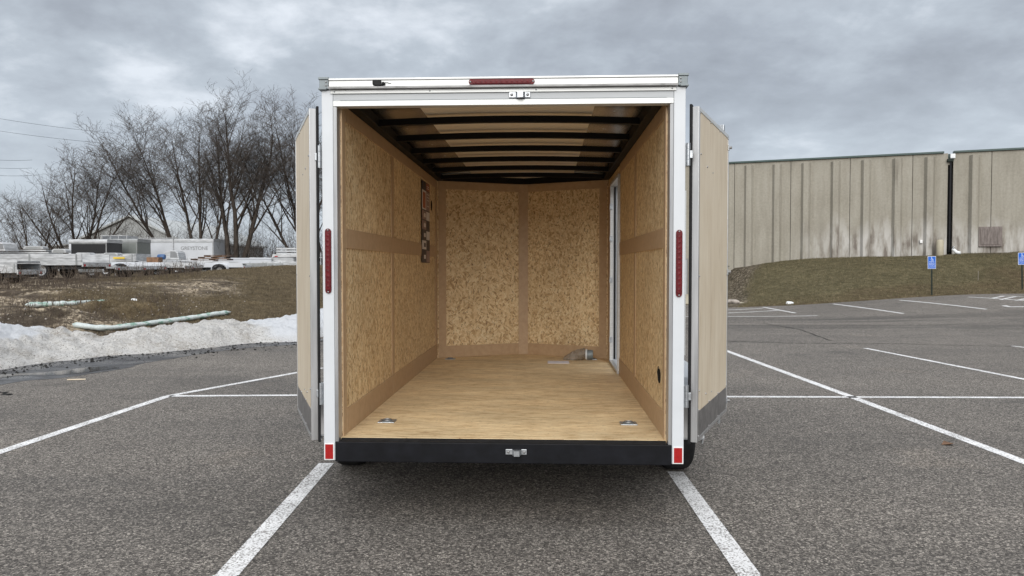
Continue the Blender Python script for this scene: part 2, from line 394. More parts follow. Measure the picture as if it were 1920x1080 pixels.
def f_ground(n):
    co = n.coord(); z = n.node('ShaderNodeAttribute', attribute_name='zone').outputs['Color']
    gr, gg, gb = n.node('ShaderNodeSeparateColor', {0: z}).outputs
    fine = n.noise(co, 26, 5, .7); med = n.noise(n.vmul(co, (1, 1, 1)), 3.1, 5, .62); big = n.noise(co, .55, 4)
    stones = n.sep(n.vor(co, 16, 'Color'))[0]
    dirt = n.ramp(n.math('ADD', n.math('MULTIPLY', fine, .5), n.math('MULTIPLY', med, .5)), [(.36, (.030, .022, .017)), (.50, (.075, .058, .044)), (.60, (.135, .108, .083)), (.7, (.22, .185, .145))])
    gravel = n.ramp(stones, [(.1, (.07, .054, .040)), (.5, (.25, .20, .145)), (.85, (.50, .42, .31))])
    dirt = n.mix(n.ramp(n.noise(n.vmul(co, (.7, 1.5, 1)), 1.1, 4), [(.46, 0), (.54, .9)]), dirt, gravel)
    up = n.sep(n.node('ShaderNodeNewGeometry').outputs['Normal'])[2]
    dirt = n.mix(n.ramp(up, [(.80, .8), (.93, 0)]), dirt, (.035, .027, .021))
    dead = n.ramp(n.math('ADD', n.math('MULTIPLY', fine, .55), n.math('MULTIPLY', med, .45)), [(.34, (.030, .021, .012)), (.48, (.080, .059, .033)), (.58, (.135, .103, .060)), (.70, (.25, .20, .125))])
    green = n.ramp(n.math('ADD', n.math('MULTIPLY', fine, .5), n.math('MULTIPLY', med, .5)), [(.34, (.034, .031, .016)), (.48, (.088, .077, .042)), (.60, (.155, .130, .076)), (.72, (.30, .25, .16))])
    col = n.mix(gg, n.mix(gr, dead, dirt), green)
    col = n.mix(gb, col, n.ramp(stones, [(.1, (.035, .028, .018)), (.6, (.085, .068, .046)), (.95, (.27, .23, .175))]))
    col = n.mix(1.0, col, n.ramp(big, [(.3, .78), (.7, 1.15)]), 'MULTIPLY')
    return {'Base Color': col, 'Roughness': .95, 'Specular IOR Level': .15, 'Normal': n.bump(fine, .8, .04)}
M['ground'] = material('thawing earth and dead grass', f_ground)
def f_snow(n):
    co = n.coord(); z = n.node('ShaderNodeAttribute', attribute_name='zone').outputs['Color']; gr = n.sep(z)[0]
    sp = n.noise(co, 19, 5, .75); m = n.noise(co, 2.4, 5, .65)
    dm = n.math('MULTIPLY', n.ramp(n.math('ADD', n.math('MULTIPLY', sp, .55), n.math('MULTIPLY', m, .45)), [(.45, 0), (.52, .35), (.60, .9)]), n.math('MULTIPLY', gr, n.ramp(n.noise(n.vadd(co, (3, 1, 0)), .75, 3), [(.36, .35), (.58, 1)])))
    spec = n.math('MULTIPLY', n.ramp(n.noise(co, 40, 2), [(.60, 0), (.65, .9)]), n.math('ADD', n.math('MULTIPLY', gr, .8), .12))
    col = n.mix(dm, n.mix(gr, (.64, .66, .69), (.62, .61, .59)), (.30, .27, .23))
    col = n.mix(spec, col, (.10, .08, .065))
    return {'Base Color': col, 'Roughness': .6, 'Normal': n.bump(n.math('ADD', sp, m), .9, .08)}
M['snow'] = material('old ploughed snow', f_snow)
def f_conc(n):
    co = n.coord(); x, y, z = n.sep(co)
    st = n.noise(n.vmul(co, (2.2, 2.2, .22)), 1.6, 6, .62)
    fn = n.noise(co, 9, 5, .65); big = n.noise(n.vmul(co, (.35, .35, .28)), 1.5, 4)
    col = n.ramp(n.math('ADD', n.math('MULTIPLY', st, .55), n.math('MULTIPLY', big, .45)), [(.34, (.255, .236, .196)), (.48, (.305, .284, .238)), (.62, (.345, .324, .276))])
    col = n.mix(1.0, col, n.ramp(fn, [(.3, .88), (.7, 1.08)]), 'MULTIPLY')
    # efflorescence and damp on the lower third
    low = n.node('ShaderNodeMapRange', {'Value': n.math('ADD', z, n.math('MULTIPLY', n.noise(n.vmul(co, (.8, .8, .2)), 1.2, 3), 2.4)), 1: 5.3, 2: 4.2}).outputs[0]
    lowx = n.math('MULTIPLY', low, n.node('ShaderNodeMapRange', {'Value': x, 1: 3.2, 2: 6.0}).outputs[0])
    eff = n.ramp(n.noise(n.vmul(co, (1.4, 1.4, .35)), 1.7, 5, .6), [(.38, (.15, .125, .11)), (.47, (.33, .31, .28)), (.58, (.50, .485, .46))])
    col = n.mix(n.math('MULTIPLY', lowx, .8), col, eff)
    dk = n.ramp(n.noise(n.vmul(n.vadd(co, (4, 0, 0)), (2.0, 2.0, .16)), 1.7, 5, .6, .3), [(.62, 0), (.76, .4)])
    col = n.mix(dk, col, (.095, .082, .062))
    return {'Base Color': col, 'Roughness': .9, 'Specular IOR Level': .2, 'Normal': n.bump(fn, .25, .02)}
M['concrete'] = material('weathered tan precast concrete', f_conc)
M['flash'] = flat('dark green roof flashing', (.030, .060, .055), .45)
M['bark'] = material('grey brown bark', lambda n: {'Base Color': n.ramp(n.noise(n.vmul(n.coord(), (4, 4, 1)), 2, 4), [(.3, (.032, .026, .021)), (.7, (.075, .062, .052))]), 'Roughness': .95, 'Specular IOR Level': .1})
M['twig'] = flat('twig bark', (.085, .070, .060), .95, 0, .2, 1)
M['bladed'] = material('straw grass blades', lambda n: {'Base Color': n.ramp(n.noise(n.coord(), 9, 3, .7), [(.3, (.065, .05, .032)), (.55, (.15, .12, .078)), (.75, (.32, .27, .19))]), 'Roughness': .9, 'Specular IOR Level': .1})
M['bladeg'] = material('olive grass blades', lambda n: {'Base Color': n.ramp(n.noise(n.coord(), 7, 3, .7), [(.3, (.055, .05, .027)), (.5, (.125, .108, .062)), (.75, (.34, .28, .18))]), 'Roughness': .9, 'Specular IOR Level': .1})
M['weed'] = flat('dry weed stems', (.115, .085, .062), .9, 0, .3, 5)
M['tralu'] = flat('dull white aluminium trailer', (.47, .48, .49), .42, .15, .22, 2.5, stretch=(1, 1, 5))
M['trgrey'] = flat('grey trailer deck', (.30, .31, .31), .5, .2, .15, 3)
M['trdark'] = flat('dark trailer underframe', (.03, .03, .032), .7)
M['trblack'] = flat('black trailer front', (.008, .008, .009), .3)
M['sage'] = flat('grey green trailer side', (.17, .185, .175), .5)
M['boxwhite'] = flat('off white trailer side', (.52, .54, .57), .5, 0, .06, 1.2)
M['letter'] = flat('faded grey lettering', (.20, .205, .21), .6)
M['yellow'] = flat('yellow decal', (.72, .50, .04), .5)
M['blue'] = flat('blue machine paint', (.03, .09, .22), .4)
M['wood'] = flat('weathered brown timber', (.20, .11, .06), .8, 0, .3, 6)
M['tail'] = flat('small red tail light', (.35, .01, .012), .3)
M['signblue'] = flat('blue sign sheeting', (.010, .12, .55), .4, 0, .05, 4)
M['signwhite'] = flat('white sign print', (.78, .80, .82), .45)
M['post'] = flat('dark green sign post', (.018, .026, .022), .6)
M['beige'] = flat('beige meter housing', (.40, .36, .27), .6)
M['farwall'] = flat('pale shed cladding', (.30, .31, .305), .7, 0, .08, .5, stretch=(1, 1, .2))
M['farroof'] = flat('pale shed roof', (.42, .44, .44), .6)
M['louver'] = material('weathered mauve boards', lambda n: {'Base Color': n.ramp(n.noise(n.vmul(n.coord(), (9, 9, 2)), 1.5, 5), [(.3, (.12, .10, .09)), (.7, (.235, .20, .185))]), 'Roughness': .85})
def f_sock(n):
    co = n.coord(); a = n.noise(n.vmul(co, (1, 1, 3)), 4.6, 3); b = n.noise(co, 30, 4)
    col = n.ramp(a, [(.52, (.52, .57, .56)), (.56, (.30, .42, .37)), (.62, (.12, .27, .20))])
    return {'Base Color': n.mix(n.ramp(b, [(.35, .5), (.6, 0)]), col, (.33, .37, .35)), 'Roughness': .55, 'Normal': n.bump(b, .5, .02)}
M['sock'] = material('white and green mesh sock', f_sock)
M['snowscrap'] = flat('white scrap', (.75, .77, .78), .6)
M['stone'] = flat('pale rock', (.36, .32, .28), .9, 0, .25, 5)
def f_plastic(n): return {'Base Color': (.35, .30, .24), 'Roughness': .25, 'Alpha': .62, 'Specular IOR Level': .6, 'Normal': n.bump(n.noise(n.coord(), 38, 3, .7), .8, .02)}
M['plastic'] = material('crumpled clear film', f_plastic)
M['wire'] = flat('black cable', (.01, .01, .01), .5)

# ------------------------------------------------------------------ SETTING: ground, parking lot, snow
def grid(xs, ys, zf, name, mat, keep=None, attr=None, smooth_=True):
    X, Y = np.meshgrid(xs, ys, indexing='ij'); Z = zf(X, Y)
    V = np.stack((X.ravel(), Y.ravel(), Z.ravel()), 1); n, m = X.shape
    I = np.arange(n*m).reshape(n, m)
    Q = np.stack((I[:-1, :-1], I[1:, :-1], I[1:, 1:], I[:-1, 1:]), -1).reshape(-1, 4)
    A = attr(X, Y).reshape(-1, 4) if attr else None
    if keep is not None:
        k = keep(X, Y).ravel(); Q = Q[k[Q].all(1)]
        used = np.zeros(len(V), bool); used[Q.ravel()] = True
        mp = np.cumsum(used)-1; V = V[used]; Q = mp[Q]
        if A is not None: A = A[used]
    return mesh_np(name, V, Q, mat, None, smooth_, A)
def zone(X, Y):
    dl = left_d(X, Y); left = (X < -1)
    nz = fbm(X*.3, Y*.3, 4)
    # bare dirt and gravel low on the bank and towards the left, mown dead grass on the knoll
    dirt = np.where(left, np.clip(smooth(-.12, .12, nz*.5+.30-.055*(dl-3)-.10*(X+11.5)), 0, 1), 0)
    green = np.where(X > 3, smooth(-.3, .3, nz*.9+.25*fbm(X*1.1, Y*1.6, 3)+.16*(Y-edge_y(X))-.42), .12*smooth(0, .5, nz+.3))
    gb = np.where((X > 3), np.clip(smooth(13.2, 11.8, X+.5*nz-.35*(wall_y(X)-Y)*0)+.9*smooth(1.0, .4, wall_y(X)-Y)*(nz > .12)*(X > 17), 0, 1), 0)
    gb = np.where((X > 3) & (X < 14.2), smooth(1.2, .2, (X-8.2)-(Y-29)*.42+nz), gb)
    o = np.zeros(X.shape+(4,)); o[..., 0] = dirt; o[..., 1] = green; o[..., 2] = gb; o[..., 3] = 1
    return o
xs = np.concatenate((np.linspace(-900, -70, 22), np.linspace(-65, -32, 34), np.arange(-31.5, -4, .13), np.arange(-3.9, 30, .3), np.linspace(31, 60, 30), np.linspace(70, 900, 22)))
ys = np.concatenate((np.linspace(-300, -20, 10), np.linspace(-15, 9, 20), np.arange(9.5, 26, .11), np.arange(26.1, 46, .25), np.linspace(47, 80, 30), np.linspace(90, 1500, 24)))
g_ = grid(xs, ys, land, 'ground', M['ground'], attr=zone); tag(g_, kind='structure')
lot = grid(np.arange(-60, 60.1, .5), np.arange(-30, 36.1, .5), lot_z, 'parking_lot', M['asphalt'],
           keep=lambda X, Y: (left_d(X, Y)*smooth(0, 3, -1-X) < 1.6) & ((Y-edge_y(X) < 1.0) | (X < 7)), smooth_=True)
tag(lot, kind='structure')
# ploughed snow along the left edge: bearing, front depth, width and crown height, all surveyed from the photo
bx_ = [-500, -200, 0, 60, 130, 200, 300, 400, 470, 560, 606, 700]
fy_ = [770, 722, 694, 685, 676, 668, 662, 652, 644, 641, 631, 622]
ty_ = [650, 625, 611, 618, 625, 631, 610, 601, 603, 589, 577, 570]
wd_ = [2.6, 2.6, 2.5, 2.3, 1.9, 1.6, 2.3, 2.6, 2.6, 3.4, 3.8, 4.0]
cs = np.arange(-500, 700, 3.2); ts = np.linspace(-.04, 1.05, 44)
CC, TT = np.meshgrid(cs, ts, indexing='ij')
df = CAM_H*F/(np.interp(cs, bx_, fy_)-502)+.10*fbm(cs*.02, cs*0, 4); wv = np.interp(cs, bx_, wd_)+.5*fbm(cs*.012+5, cs*0+2, 4)
DD = df[:, None]+TT*wv[:, None]; PX = (CC-960)/F*DD; PY = DD
dc = df+.6*wv; xc = (cs-960)/F*dc
cz = CAM_H+(502-np.interp(cs, bx_, ty_))/F*dc
hc = np.clip(cz-land(xc, dc), .12, .7)
tt = np.clip(TT, 0, 1); bumpt = np.where(tt < .6, np.sin(tt/.6*np.pi/2)**.75, np.sqrt(np.clip(1-((tt-.6)/.4)**2, 0, 1)))
inner = np.clip(np.minimum(tt, 1-tt)*6, 0, 1)
ZS = np.maximum(land(PX, PY), lot_z(PX, PY)-.01)+hc[:, None]*bumpt*.94+inner*(.13*fbm(PX*1.3, PY*1.3, 5)+.13*np.abs(fbm(PX*3.0, PY*3.0, 4))+.05*fbm(PX*9, PY*9, 3)-.03)-np.where(inner <= 0, .05, 0)
n_, m_ = CC.shape; I = np.arange(n_*m_).reshape(n_, m_)
Q = np.stack((I[:-1, :-1], I[1:, :-1], I[1:, 1:], I[:-1, 1:]), -1).reshape(-1, 4)
nz = fbm(PX*.9, PY*.9, 4)
dirtm = smooth(25, -25, CC-(440+80*(1-tt))+30*nz)*(1-smooth(20, -20, CC-70+60*nz+120*smooth(.5, .2, tt)))
AT = np.zeros(CC.shape+(4,)); AT[..., 0] = np.clip(.03+.97*dirtm+.5*smooth(.12, 0, tt), 0, 1); AT[..., 3] = 1
sn = mesh_np('snow_bank', np.stack((PX.ravel(), PY.ravel(), ZS.ravel()), 1), Q, M['snow'], None, True, AT.reshape(-1, 4)); tag(sn, kind='stuff')
# melt water on the asphalt beside the snow
def blob(name, mat, pts, z, n=120, amp=.12, seed=0):
    P = [Vector((p[0], p[1], 0)) for p in pts]; out = []
    for i in range(n):
        t = i/n*len(P); a = int(t); f = t-a
        p0, p1, p2, p3 = P[(a-1) % len(P)], P[a], P[(a+1) % len(P)], P[(a+2) % len(P)]
        q = .5*((2*p1)+(p2-p0)*f+(2*p0-5*p1+4*p2-p3)*f*f+(3*p1-p0-3*p2+p3)*f**3)
        q += Vector((float(fbm(q.x*2+seed, q.y*2, 3)), float(fbm(q.x*2, q.y*2+seed+9, 3)), 0))*amp
        out.append((q.x, q.y))
    me = bpy.data.meshes.new(name); bm = bmesh.new()
    f_ = bm.faces.new([bm.verts.new((x, y, z)) for x, y in out]); bmesh.ops.triangulate(bm, faces=[f_]); bmesh.ops.recalc_face_normals(bm, faces=bm.faces)
    bm.to_mesh(me); bm.free(); me.materials.append(mat); o = bpy.data.objects.new(name, me); COL.objects.link(o); return o
pp = [on_land(x, y, True) for x, y in ((-300, 760), (-150, 712), (0, 690), (120, 674), (300, 658), (450, 644), (600, 636), (560, 645), (430, 656), (350, 668), (262, 684), (225, 694), (140, 706), (60, 714), (0, 722), (-150, 750))]
tag(blob('wet_asphalt', M['wet'], pp, .003, n=260, amp=.16), kind='structure')
pp = [on_land(x, y, True) for x, y in ((-150, 722), (0, 703), (90, 697), (190, 688), (226, 691), (170, 698), (110, 703), (0, 710), (-150, 736))]
tag(blob('puddle', M['water'], pp, .006, amp=.2), kind='structure')
# grit shed by the melting snow
gr_ = np.random.RandomState(12); n = 900; c_ = gr_.uniform(-100, 620, n); yy = np.interp(c_, bx_, fy_)+np.abs(gr_.normal(0, 7, n))
dd_ = CAM_H*F/(yy-502); X = (c_-960)/F*dd_; sc = .006+.022*gr_.rand(n)**4
oc = np.array(((1, 0, 0), (0, 1, 0), (-1, 0, 0), (0, -1, 0), (0, 0, .7))); of_ = np.array(((0, 1, 4), (1, 2, 4), (2, 3, 4), (3, 0, 4)))
V = (np.stack((X, dd_, 0*X+.003), 1)[:, None, :]+oc[None]*sc[:, None, None]*(1+.6*gr_.rand(n, 5, 1))).reshape(-1, 3)
tag(mesh_np('melt_grit', V, (of_[None]+5*np.arange(n)[:, None, None]).reshape(-1, 3), M['crack']), kind='stuff')

# painted lines: straight worn strips, 4 mm above the asphalt
def strip(name, pts, wdt, mat=None, dz=.004, jitter=0):
    P = []
    for i in range(len(pts)-1):
        a, b = pts[i], pts[i+1]; k = max(2, int((b-a).length/.4))
        P += [a.lerp(b, j/k) for j in range(k)]
    P.append(pts[-1]); vs = []; fs = []
    for i, p in enumerate(P):
        t = (P[min(i+1, len(P)-1)]-P[max(i-1, 0)]); t.z = 0; t.normalize(); n = Vector((-t.y, t.x, 0))
        w_ = wdt/2*(1+jitter*random.uniform(-1, 1))
        for s_ in (1, -1):
            q = p+n*w_*s_; vs.append((q.x, q.y, float(lot_z(q.x, q.y))+dz))
    for i in range(len(P)-1): fs.append((2*i, 2*i+1, 2*i+3, 2*i+2))
    o = MB().add(vs, fs).build(name, mat or M['paint']); tag(o, kind='structure'); return o
random.seed(1)
def L(*q): return [on_land(x, y, True) for x, y in q]
lines = [(((612, 869), (425, 1080)), .12), (((422, 1080), (330, 1184)), .12), (((1266, 885), (1405, 1080)), .12), (((1405, 1080), (1500, 1213)), .12),
         (((-140, 898), (0, 848), (315, 743)), .11), (((315, 743), (606, 690)), .10), (((318, 743), (640, 741)), .10),
         (((1280, 744), (1960, 746)), .10), (((1340, 650), (1590, 742), (1990, 893)), .11), (((1622, 653), (1980, 723)), .10),
         (((1898, 649), (1960, 656)), .10), (((1562, 570), (1694, 588)), .12), (((1687, 563), (1850, 580)), .12),
         (((1431, 576), (1491, 587)), .12), (((1290, 584), (1431, 578)), .12), (((1290, 590), (1458, 582)), .12), (((1285, 594), (1533, 592)), .12),
         (((1816, 557), (1960, 567)), .12), (((1860, 559.5), (1884, 555)), .12), (((1876, 562), (1905, 556)), .12), (((1874, 555), (1960, 557)), .12), (((1905, 563.5), (1930, 559)), .12)]
for q, wd in lines: strip('painted_line', L(*q), wd)
strip('painted_line', L((1882, 573), (1893, 575.5), (1930, 575)), .16)
for q in (((1430, 606), (1500, 618), (1560, 640)), ((1363, 640), (1500, 644), (1700, 645), (1960, 652)), ((0, 735), (20, 741))):
    base = L(*q); pts = []
    for i in range(len(base)-1):
        for j in range(14):
            p = base[i].lerp(base[i+1], j/14); p.y += random.uniform(-.07, .07); pts.append(p)
    strip('pavement_crack', pts+[base[-1]], .035, M['crack'], .0035, .5)

# ------------------------------------------------------------------ MAIN TRAILER
A = math.radians(2.52)
T = empty('cargo_trailer', (-.06, 4.345, 0), -A)
tag(T, 'white enclosed cargo trailer with both rear doors swung open and bare wooden interior', 'trailer')
HX = 1.065; IX = .98; FZ = .53; CZ = 2.53; SH = 4.05; NOSE = 4.45
# shell
for s_ in (-1, 1):
    m = MB()
    x0, x1 = s_*(IX+.004), s_*HX
    if s_ < 0: m.box((x0, .09, .42), (x1, SH, 2.62))
    else:
        m.box((x0, .09, .42), (x1, 2.80, 2.62)); m.box((x0, 3.62, .42), (x1, SH, 2.62))
        m.box((x0, 2.80, .42), (x1, 3.62, .56)); m.box((x0, 2.80, 2.42), (x1, 3.62, 2.62))
    m.build('side_wall', M['white'], T)
for s_ in (-1, 1):
    MB().prism([(s_*IX, SH), (s_*HX, SH), (s_*.55, 4.62), (0, 4.72), (0, NOSE+.05)], 'z', .42, 2.62).build('nose_wall', M['white'], T)
ar = lambda x, z0, k: z0-k*(x/HX)**2
xsn = np.linspace(-HX, HX, 13)
prof = [(x, ar(x, 2.675, .03)) for x in xsn]+[(x, ar(x, 2.645, .035)) for x in xsn[::-1]]
MB().prism(prof, 'y', .095, 4.05).build('roof_skin', M['roof_metal'], T, smooth_=True)
MB().prism([(-HX, SH), (HX, SH), (.55, 4.62), (0, 4.72), (-.55, 4.62)], 'z', 2.622, 2.65).build('nose_roof', M['white'], T)
xsn = np.linspace(-.58, .58, 7)
MB().prism([(x, ar(x, 2.632, .035)) for x in xsn]+[(x, ar(x, 2.628, .035)) for x in xsn[::-1]], 'y', .12, 4.04).build('roof_liner', M['liner'], T, smooth_=True)
MB().prism([(-.97, 4.05), (.97, 4.05), (0, 4.44)], 'z', 2.60, 2.612).build('roof_liner', M['liner'], T)
for y in (.20, .82, 1.44, 2.06, 2.68, 3.30, 3.90):
    xb = np.linspace(-.945, .945, 13)
    MB().prism([(x, ar(x, 2.602, .03)) for x in xb]+[(x, ar(x, 2.558, .03)) for x in xb[::-1]], 'y', y-.022, y+.022).build('roof_bow', M['black_bow'], T)
for s_ in (-1, 1):
    MB().box((s_*.90, .1, 2.532), (s_*.978, 4.02, 2.598)).build('top_rail', M['black_bow'], T, .003)
    MB().prism([(s_*.975, 3.985), (s_*.975, 4.05), (0, 4.44), (0, 4.375)], 'z', 2.532, 2.598).build('top_rail', M['black_bow'], T)
# floor
bx('floor', M['ply'], (-IX+.002, .045, .50), (IX-.002, 4.06, FZ), T)
MB().prism([(-.975, 4.061), (.975, 4.061), (0, 4.45)], 'z', .50, FZ-.0005).build('floor', M['ply'], T)
# wall boards: (side, y0, y1, z0, z1)
def board(s_, y0, y1, z0=FZ, z1=CZ, th=.012, off=0, name='wall_panel', mat='osb', bev=.0015):
    return bx(name, M[mat], (s_*(IX-off), y0+.0015, z0), (s_*(IX-off-th), y1-.0015, z1), T, bev)
for y0, y1 in ((.06, 1.55), (1.55, 2.77), (2.77, 3.99)): board(-1, y0, y1)
for y0, y1 in ((.06, 1.55), (1.55, 2.74)): board(1, y0, y1)
board(1, 3.68, 3.99); board(1, 2.744, 3.676, 2.47, CZ)
xi = IX-.012
def vb(x0, x1, z0, z1, th=.012, off=0, name='wall_panel', mat='osb'):
    # a board on the angled nose wall, between two x positions
    def yy(x): return 3.99+(1-abs(x)/IX)*(NOSE-.02-3.99)
    pr = [(x0, yy(x0)-off), (x1, yy(x1)-off), (x1, yy(x1)-off-th), (x0, yy(x0)-off-th)]
    return MB().prism(pr, 'z', z0, z1).build(name, M[mat], T, .001)
vb(-.965, -.001, FZ, CZ); vb(.001, .965, FZ, CZ)
tn = 'trim_strip'
for s_ in (-1, 1):
    board(s_, .062, .14, FZ, CZ, .006, .0125, tn, 'trim')
    ends = (3.985,) if s_ < 0 else (2.735,)
    board(s_, .143, ends[0], 2.44, CZ, .006, .0125, tn, 'trim')
    board(s_, .143, 1.545, FZ, .685, .006, .0125, tn, 'trim'); board(s_, 1.548, ends[0], FZ, .69, .006, .0125, tn, 'trim')
    board(s_, .143, ends[0], 1.67, 1.79, .006, .0125, tn, 'trim')
    board(s_, 1.50, 1.60, .692, 1.668, .005, .0125, tn, 'trim'); board(s_, 1.50, 1.60, 1.792, 2.438, .005, .0125, tn, 'trim')
    board(s_, 3.86, 3.985, .692 if s_ < 0 else FZ, 2.438, .007, .013, tn, 'trim')
    x0, x1 = sorted((s_*.95, s_*.055))
    vb(x0, x1, FZ, .66, .006, .0125, tn, 'trim'); vb(x0, x1, 2.44, CZ, .006, .0125, tn, 'trim')
    x0, x1 = sorted((s_*.945, s_*.865)); vb(x0, x1, .66, 2.44, .007, .0125, tn, 'trim')
vb(-.055, .055, FZ, CZ, .006, .0125, tn, 'trim')
board(1, 2.738, 3.68, 2.44, 2.468, .006, .0125, tn, 'trim')
# side door: aluminium jambs, threshold and a door swung outwards
jm = MB(); jm.box((IX-.03, 2.77, .56), (HX+.006, 2.80, 2.42)); jm.build('door_jamb', M['alu_white'], T, .002)
jm = MB(); jm.box((IX-.03, 3.62, .56), (HX+.006, 3.65, 2.42)); jm.build('door_jamb', M['alu_white'], T, .002)
bx('threshold', M['alu'], (IX-.035, 2.77, FZ+.001), (HX+.006, 3.65, .559), T, .002)
bx('door_jamb', M['alu_white'], (IX-.03, 2.77, 2.421), (HX+.006, 3.65, 2.45), T, .002)
dm = Matrix.Translation((HX+.02, 3.64, 0)) @ Matrix.Rotation(math.radians(-22), 4, 'Z').inverted()
sdoor = bx('side_door', M['white'], (0, 0, .58), (.78, .035, 2.40), T, .003, xf=dm)
bx('door_frame', M['alu_white'], (.0, -.012, .58), (.05, -.001, 2.40), sdoor, .002, xf=dm)
bx('door_frame', M['alu_white'], (.73, -.012, .58), (.78, -.001, 2.40), sdoor, .002, xf=dm)
bx('gasket', M['rubber'], (.055, -.016, .60), (.068, -.001, 2.38), sdoor, .002, xf=dm)
for y_ in (3.612, 2.8005): bx('jamb_gasket', M['rubber'], (IX+.012, y_, .57), (IX+.030, y_+.007, 2.41), T, .001)
for z in (.78, 1.42, 1.86, 2.2): bx('hinge', M['zinc'], (IX-.036, 3.605, z-.03), (IX-.005, 3.619, z+.03), T, .002)
# rear frame
for s_ in (-1, 1):
    bx('rear_post', M['white'], (s_*.997, 0, .40), (s_*HX, .085, 2.595), T, .004)
    pr = [(s_*.994, -.004), (s_*.9965, .06), (s_*.970, .06), (s_*.976, .004)]
    MB().prism(pr, 'z', FZ-.02, 2.4985).build('jamb_trim', M['alu'], T)
bx('header', M['header'], (-.996, .002, 2.532), (.996, .085, 2.594), T, .002)
bx('header_trim', M['alu_white'], (-.9955, -.004, 2.50), (.9955, .06, 2.5315), T, .002)
bx('header_seam', M['cap'], (-.955, .0005, 2.5345), (.955, .003, 2.5365), T)
MB().prism([(-.038, 2.597), (-.040, 2.606), (-.034, 2.609), (.05, 2.6135), (.05, 2.5955)], 'x', -1.015, 1.015).build('drip_rail', M['alu'], T)
bx('drip_rail', M['alu_white'], (-1.01, -.008, 2.573), (1.01, .0, 2.5945), T, .0015)
bx('top_rail_cover', M['alu_white'], (-1.02, -.006, 2.614), (1.02, .06, 2.650), T, .002)
bx('top_rail_lip', M['alu_white'], (-1.02, -.014, 2.6505), (1.02, .07, 2.662), T, .002)
for s_ in (-1, 1):
    cp = bx('corner_cap', M['cap'], (s_*1.0205, -.016, 2.60), (s_*1.073, .09, 2.654), T, .003)
    bx('cap_flange', M['cap'], (s_*1.018, -.022, 2.6545), (s_*1.078, .09, 2.668), cp, .002)
    bx('cap_flange', M['cap'], (s_*1.03, -.022, 2.5955), (s_*1.078, .09, 2.6065), cp, .002)
    for z in (2.620, 2.640): MB().lathe([(0, -.022), (.004, -.021), (.006, -.016)], (s_*1.032, 0, z), 'y', 10).build('rivet', M['chrome'], cp)
for x in (-.985, -.42, .2, .985): MB().lathe([(0, -.012), (.003, -.011), (.0045, -.008)], (x, 0, 2.584), 'y', 8).build('screw', M['cap'], T)
# lights
def pill(L_, Wd, n=8):
    o = []; r = Wd/2; h = L_/2-r
    for i in range(n+1): a = math.pi*i/n; o.append((r*math.cos(a), h+r*math.sin(a)))
    for i in range(n+1): a = math.pi+math.pi*i/n; o.append((r*math.cos(a), -h+r*math.sin(a)))
    return o
def light_bar(cx, cz, L_, Wd, vert, name='light_bar'):
    R = (lambda p: (cx+p[0], cz+p[1])) if vert else (lambda p: (cx+p[1], cz+p[0]))
    yb = 0 if vert else -.006
    b = MB().prism([R(p) for p in pill(L_, Wd)], 'y', yb-.010, yb-.0005).build(name, M['lens'], T, .002)
    MB().prism([R(p) for p in pill(L_*.90, Wd*.72)], 'y', yb-.0155, yb-.0101).build('lens', M['lens'], b, .002)
    k = 11
    for i in range(k):
        t = (i-(k-1)/2)*L_*.86/k
        q = R((0, t)); MB().lathe([(0, yb-.0166), (Wd*.16, yb-.0163), (Wd*.25, yb-.0156)], (q[0], 0, q[1]), 'y', 10).build('lamp_cell', M['lens'], b, smooth_=True)
    for s_ in (-1, 1):
        q = R((0, s_*L_*.475)); MB().lathe([(0, yb-.014), (.004, yb-.013), (.006, yb-.0101)], (q[0], 0, q[1]), 'y', 8).build('screw', M['chrome'], b)
    return b
light_bar(-1.03, 1.59, .385, .037, True); light_bar(1.031, 1.575, .39, .037, True)
light_bar(-.0, 2.632, .385, .032, False)
# small reversing camera with cable
cm = bx('reversing_camera', M['wire'], (-.755, -.032, 2.617), (-.705, -.0065, 2.647), T, .006)
bx('camera_foot', M['wire'], (-.745, -.036, 2.612), (-.695, -.0065, 2.624), cm, .004)
MB().lathe([(0, -.028), (.008, -.026), (.010, -.006)], (-.692, 0, 2.628), 'y', 10).build('camera_lens', M['wire'], cm, smooth_=True)
MB().tube([(-.69, -.012, 2.633), (-.675, -.014, 2.636), (-.66, -.010, 2.630), (-.648, -.009, 2.629)], .0015, 5).build('cable', M['wire'], cm)
# latch keepers
def keeper(cx, cz, flip, y=-.0):
    k = bx('latch_keeper', M['zinc'], (cx-.062, y-.006, cz-.016), (cx-.022, y-.0005, cz+.016), T, .002)
    pr = [(cx-.022, y-.0055), (cx-.012, y-.013), (cx-.012, y-.034), (cx+.020, y-.036), (cx+.026, y-.013), (cx+.030, y-.0055), (cx+.030, y-.0005), (cx-.022, y-.0005)]
    MB().prism(pr, 'z', cz-.020*flip-.012*0, cz+.012*flip).build('keeper_hook', M['zinc'], k)
    bx('keeper_plate', M['zinc'], (cx+.0305, y-.006, cz-.016), (cx+.062, y-.0005, cz+.016), k, .002)
    for x in (cx-.046, cx+.047): MB().lathe([(0, y-.014), (.006, y-.012), (.009, y-.0061)], (x, 0, cz), 'y', 12).build('screw', M['chrome'], k, smooth_=True)
keeper(.105, 2.556, 1, y=-.004); keeper(.085, .466, 1, y=-.012)
# sill
bx('rear_sill', M['black_frame'], (-.994, -.010, .395), (.994, .06, .514), T, .004)
MB().prism([(-.006, .5145), (.06, .5145), (.06, .527), (.044, .527), (.02, .5175)], 'x', -.968, .968).build('sill_lip', M['rubber'], T)
for s_ in (-1, 1):
    r_ = bx('reflector', M['refl_white'], (s_*1.003, -.004, .403), (s_*1.061, -.0005, .503), T, .001)
    bx('reflector_tape', M['refl'], (s_*1.008, -.0065, .409), (s_*1.056, -.0041, .497), r_, .0008)
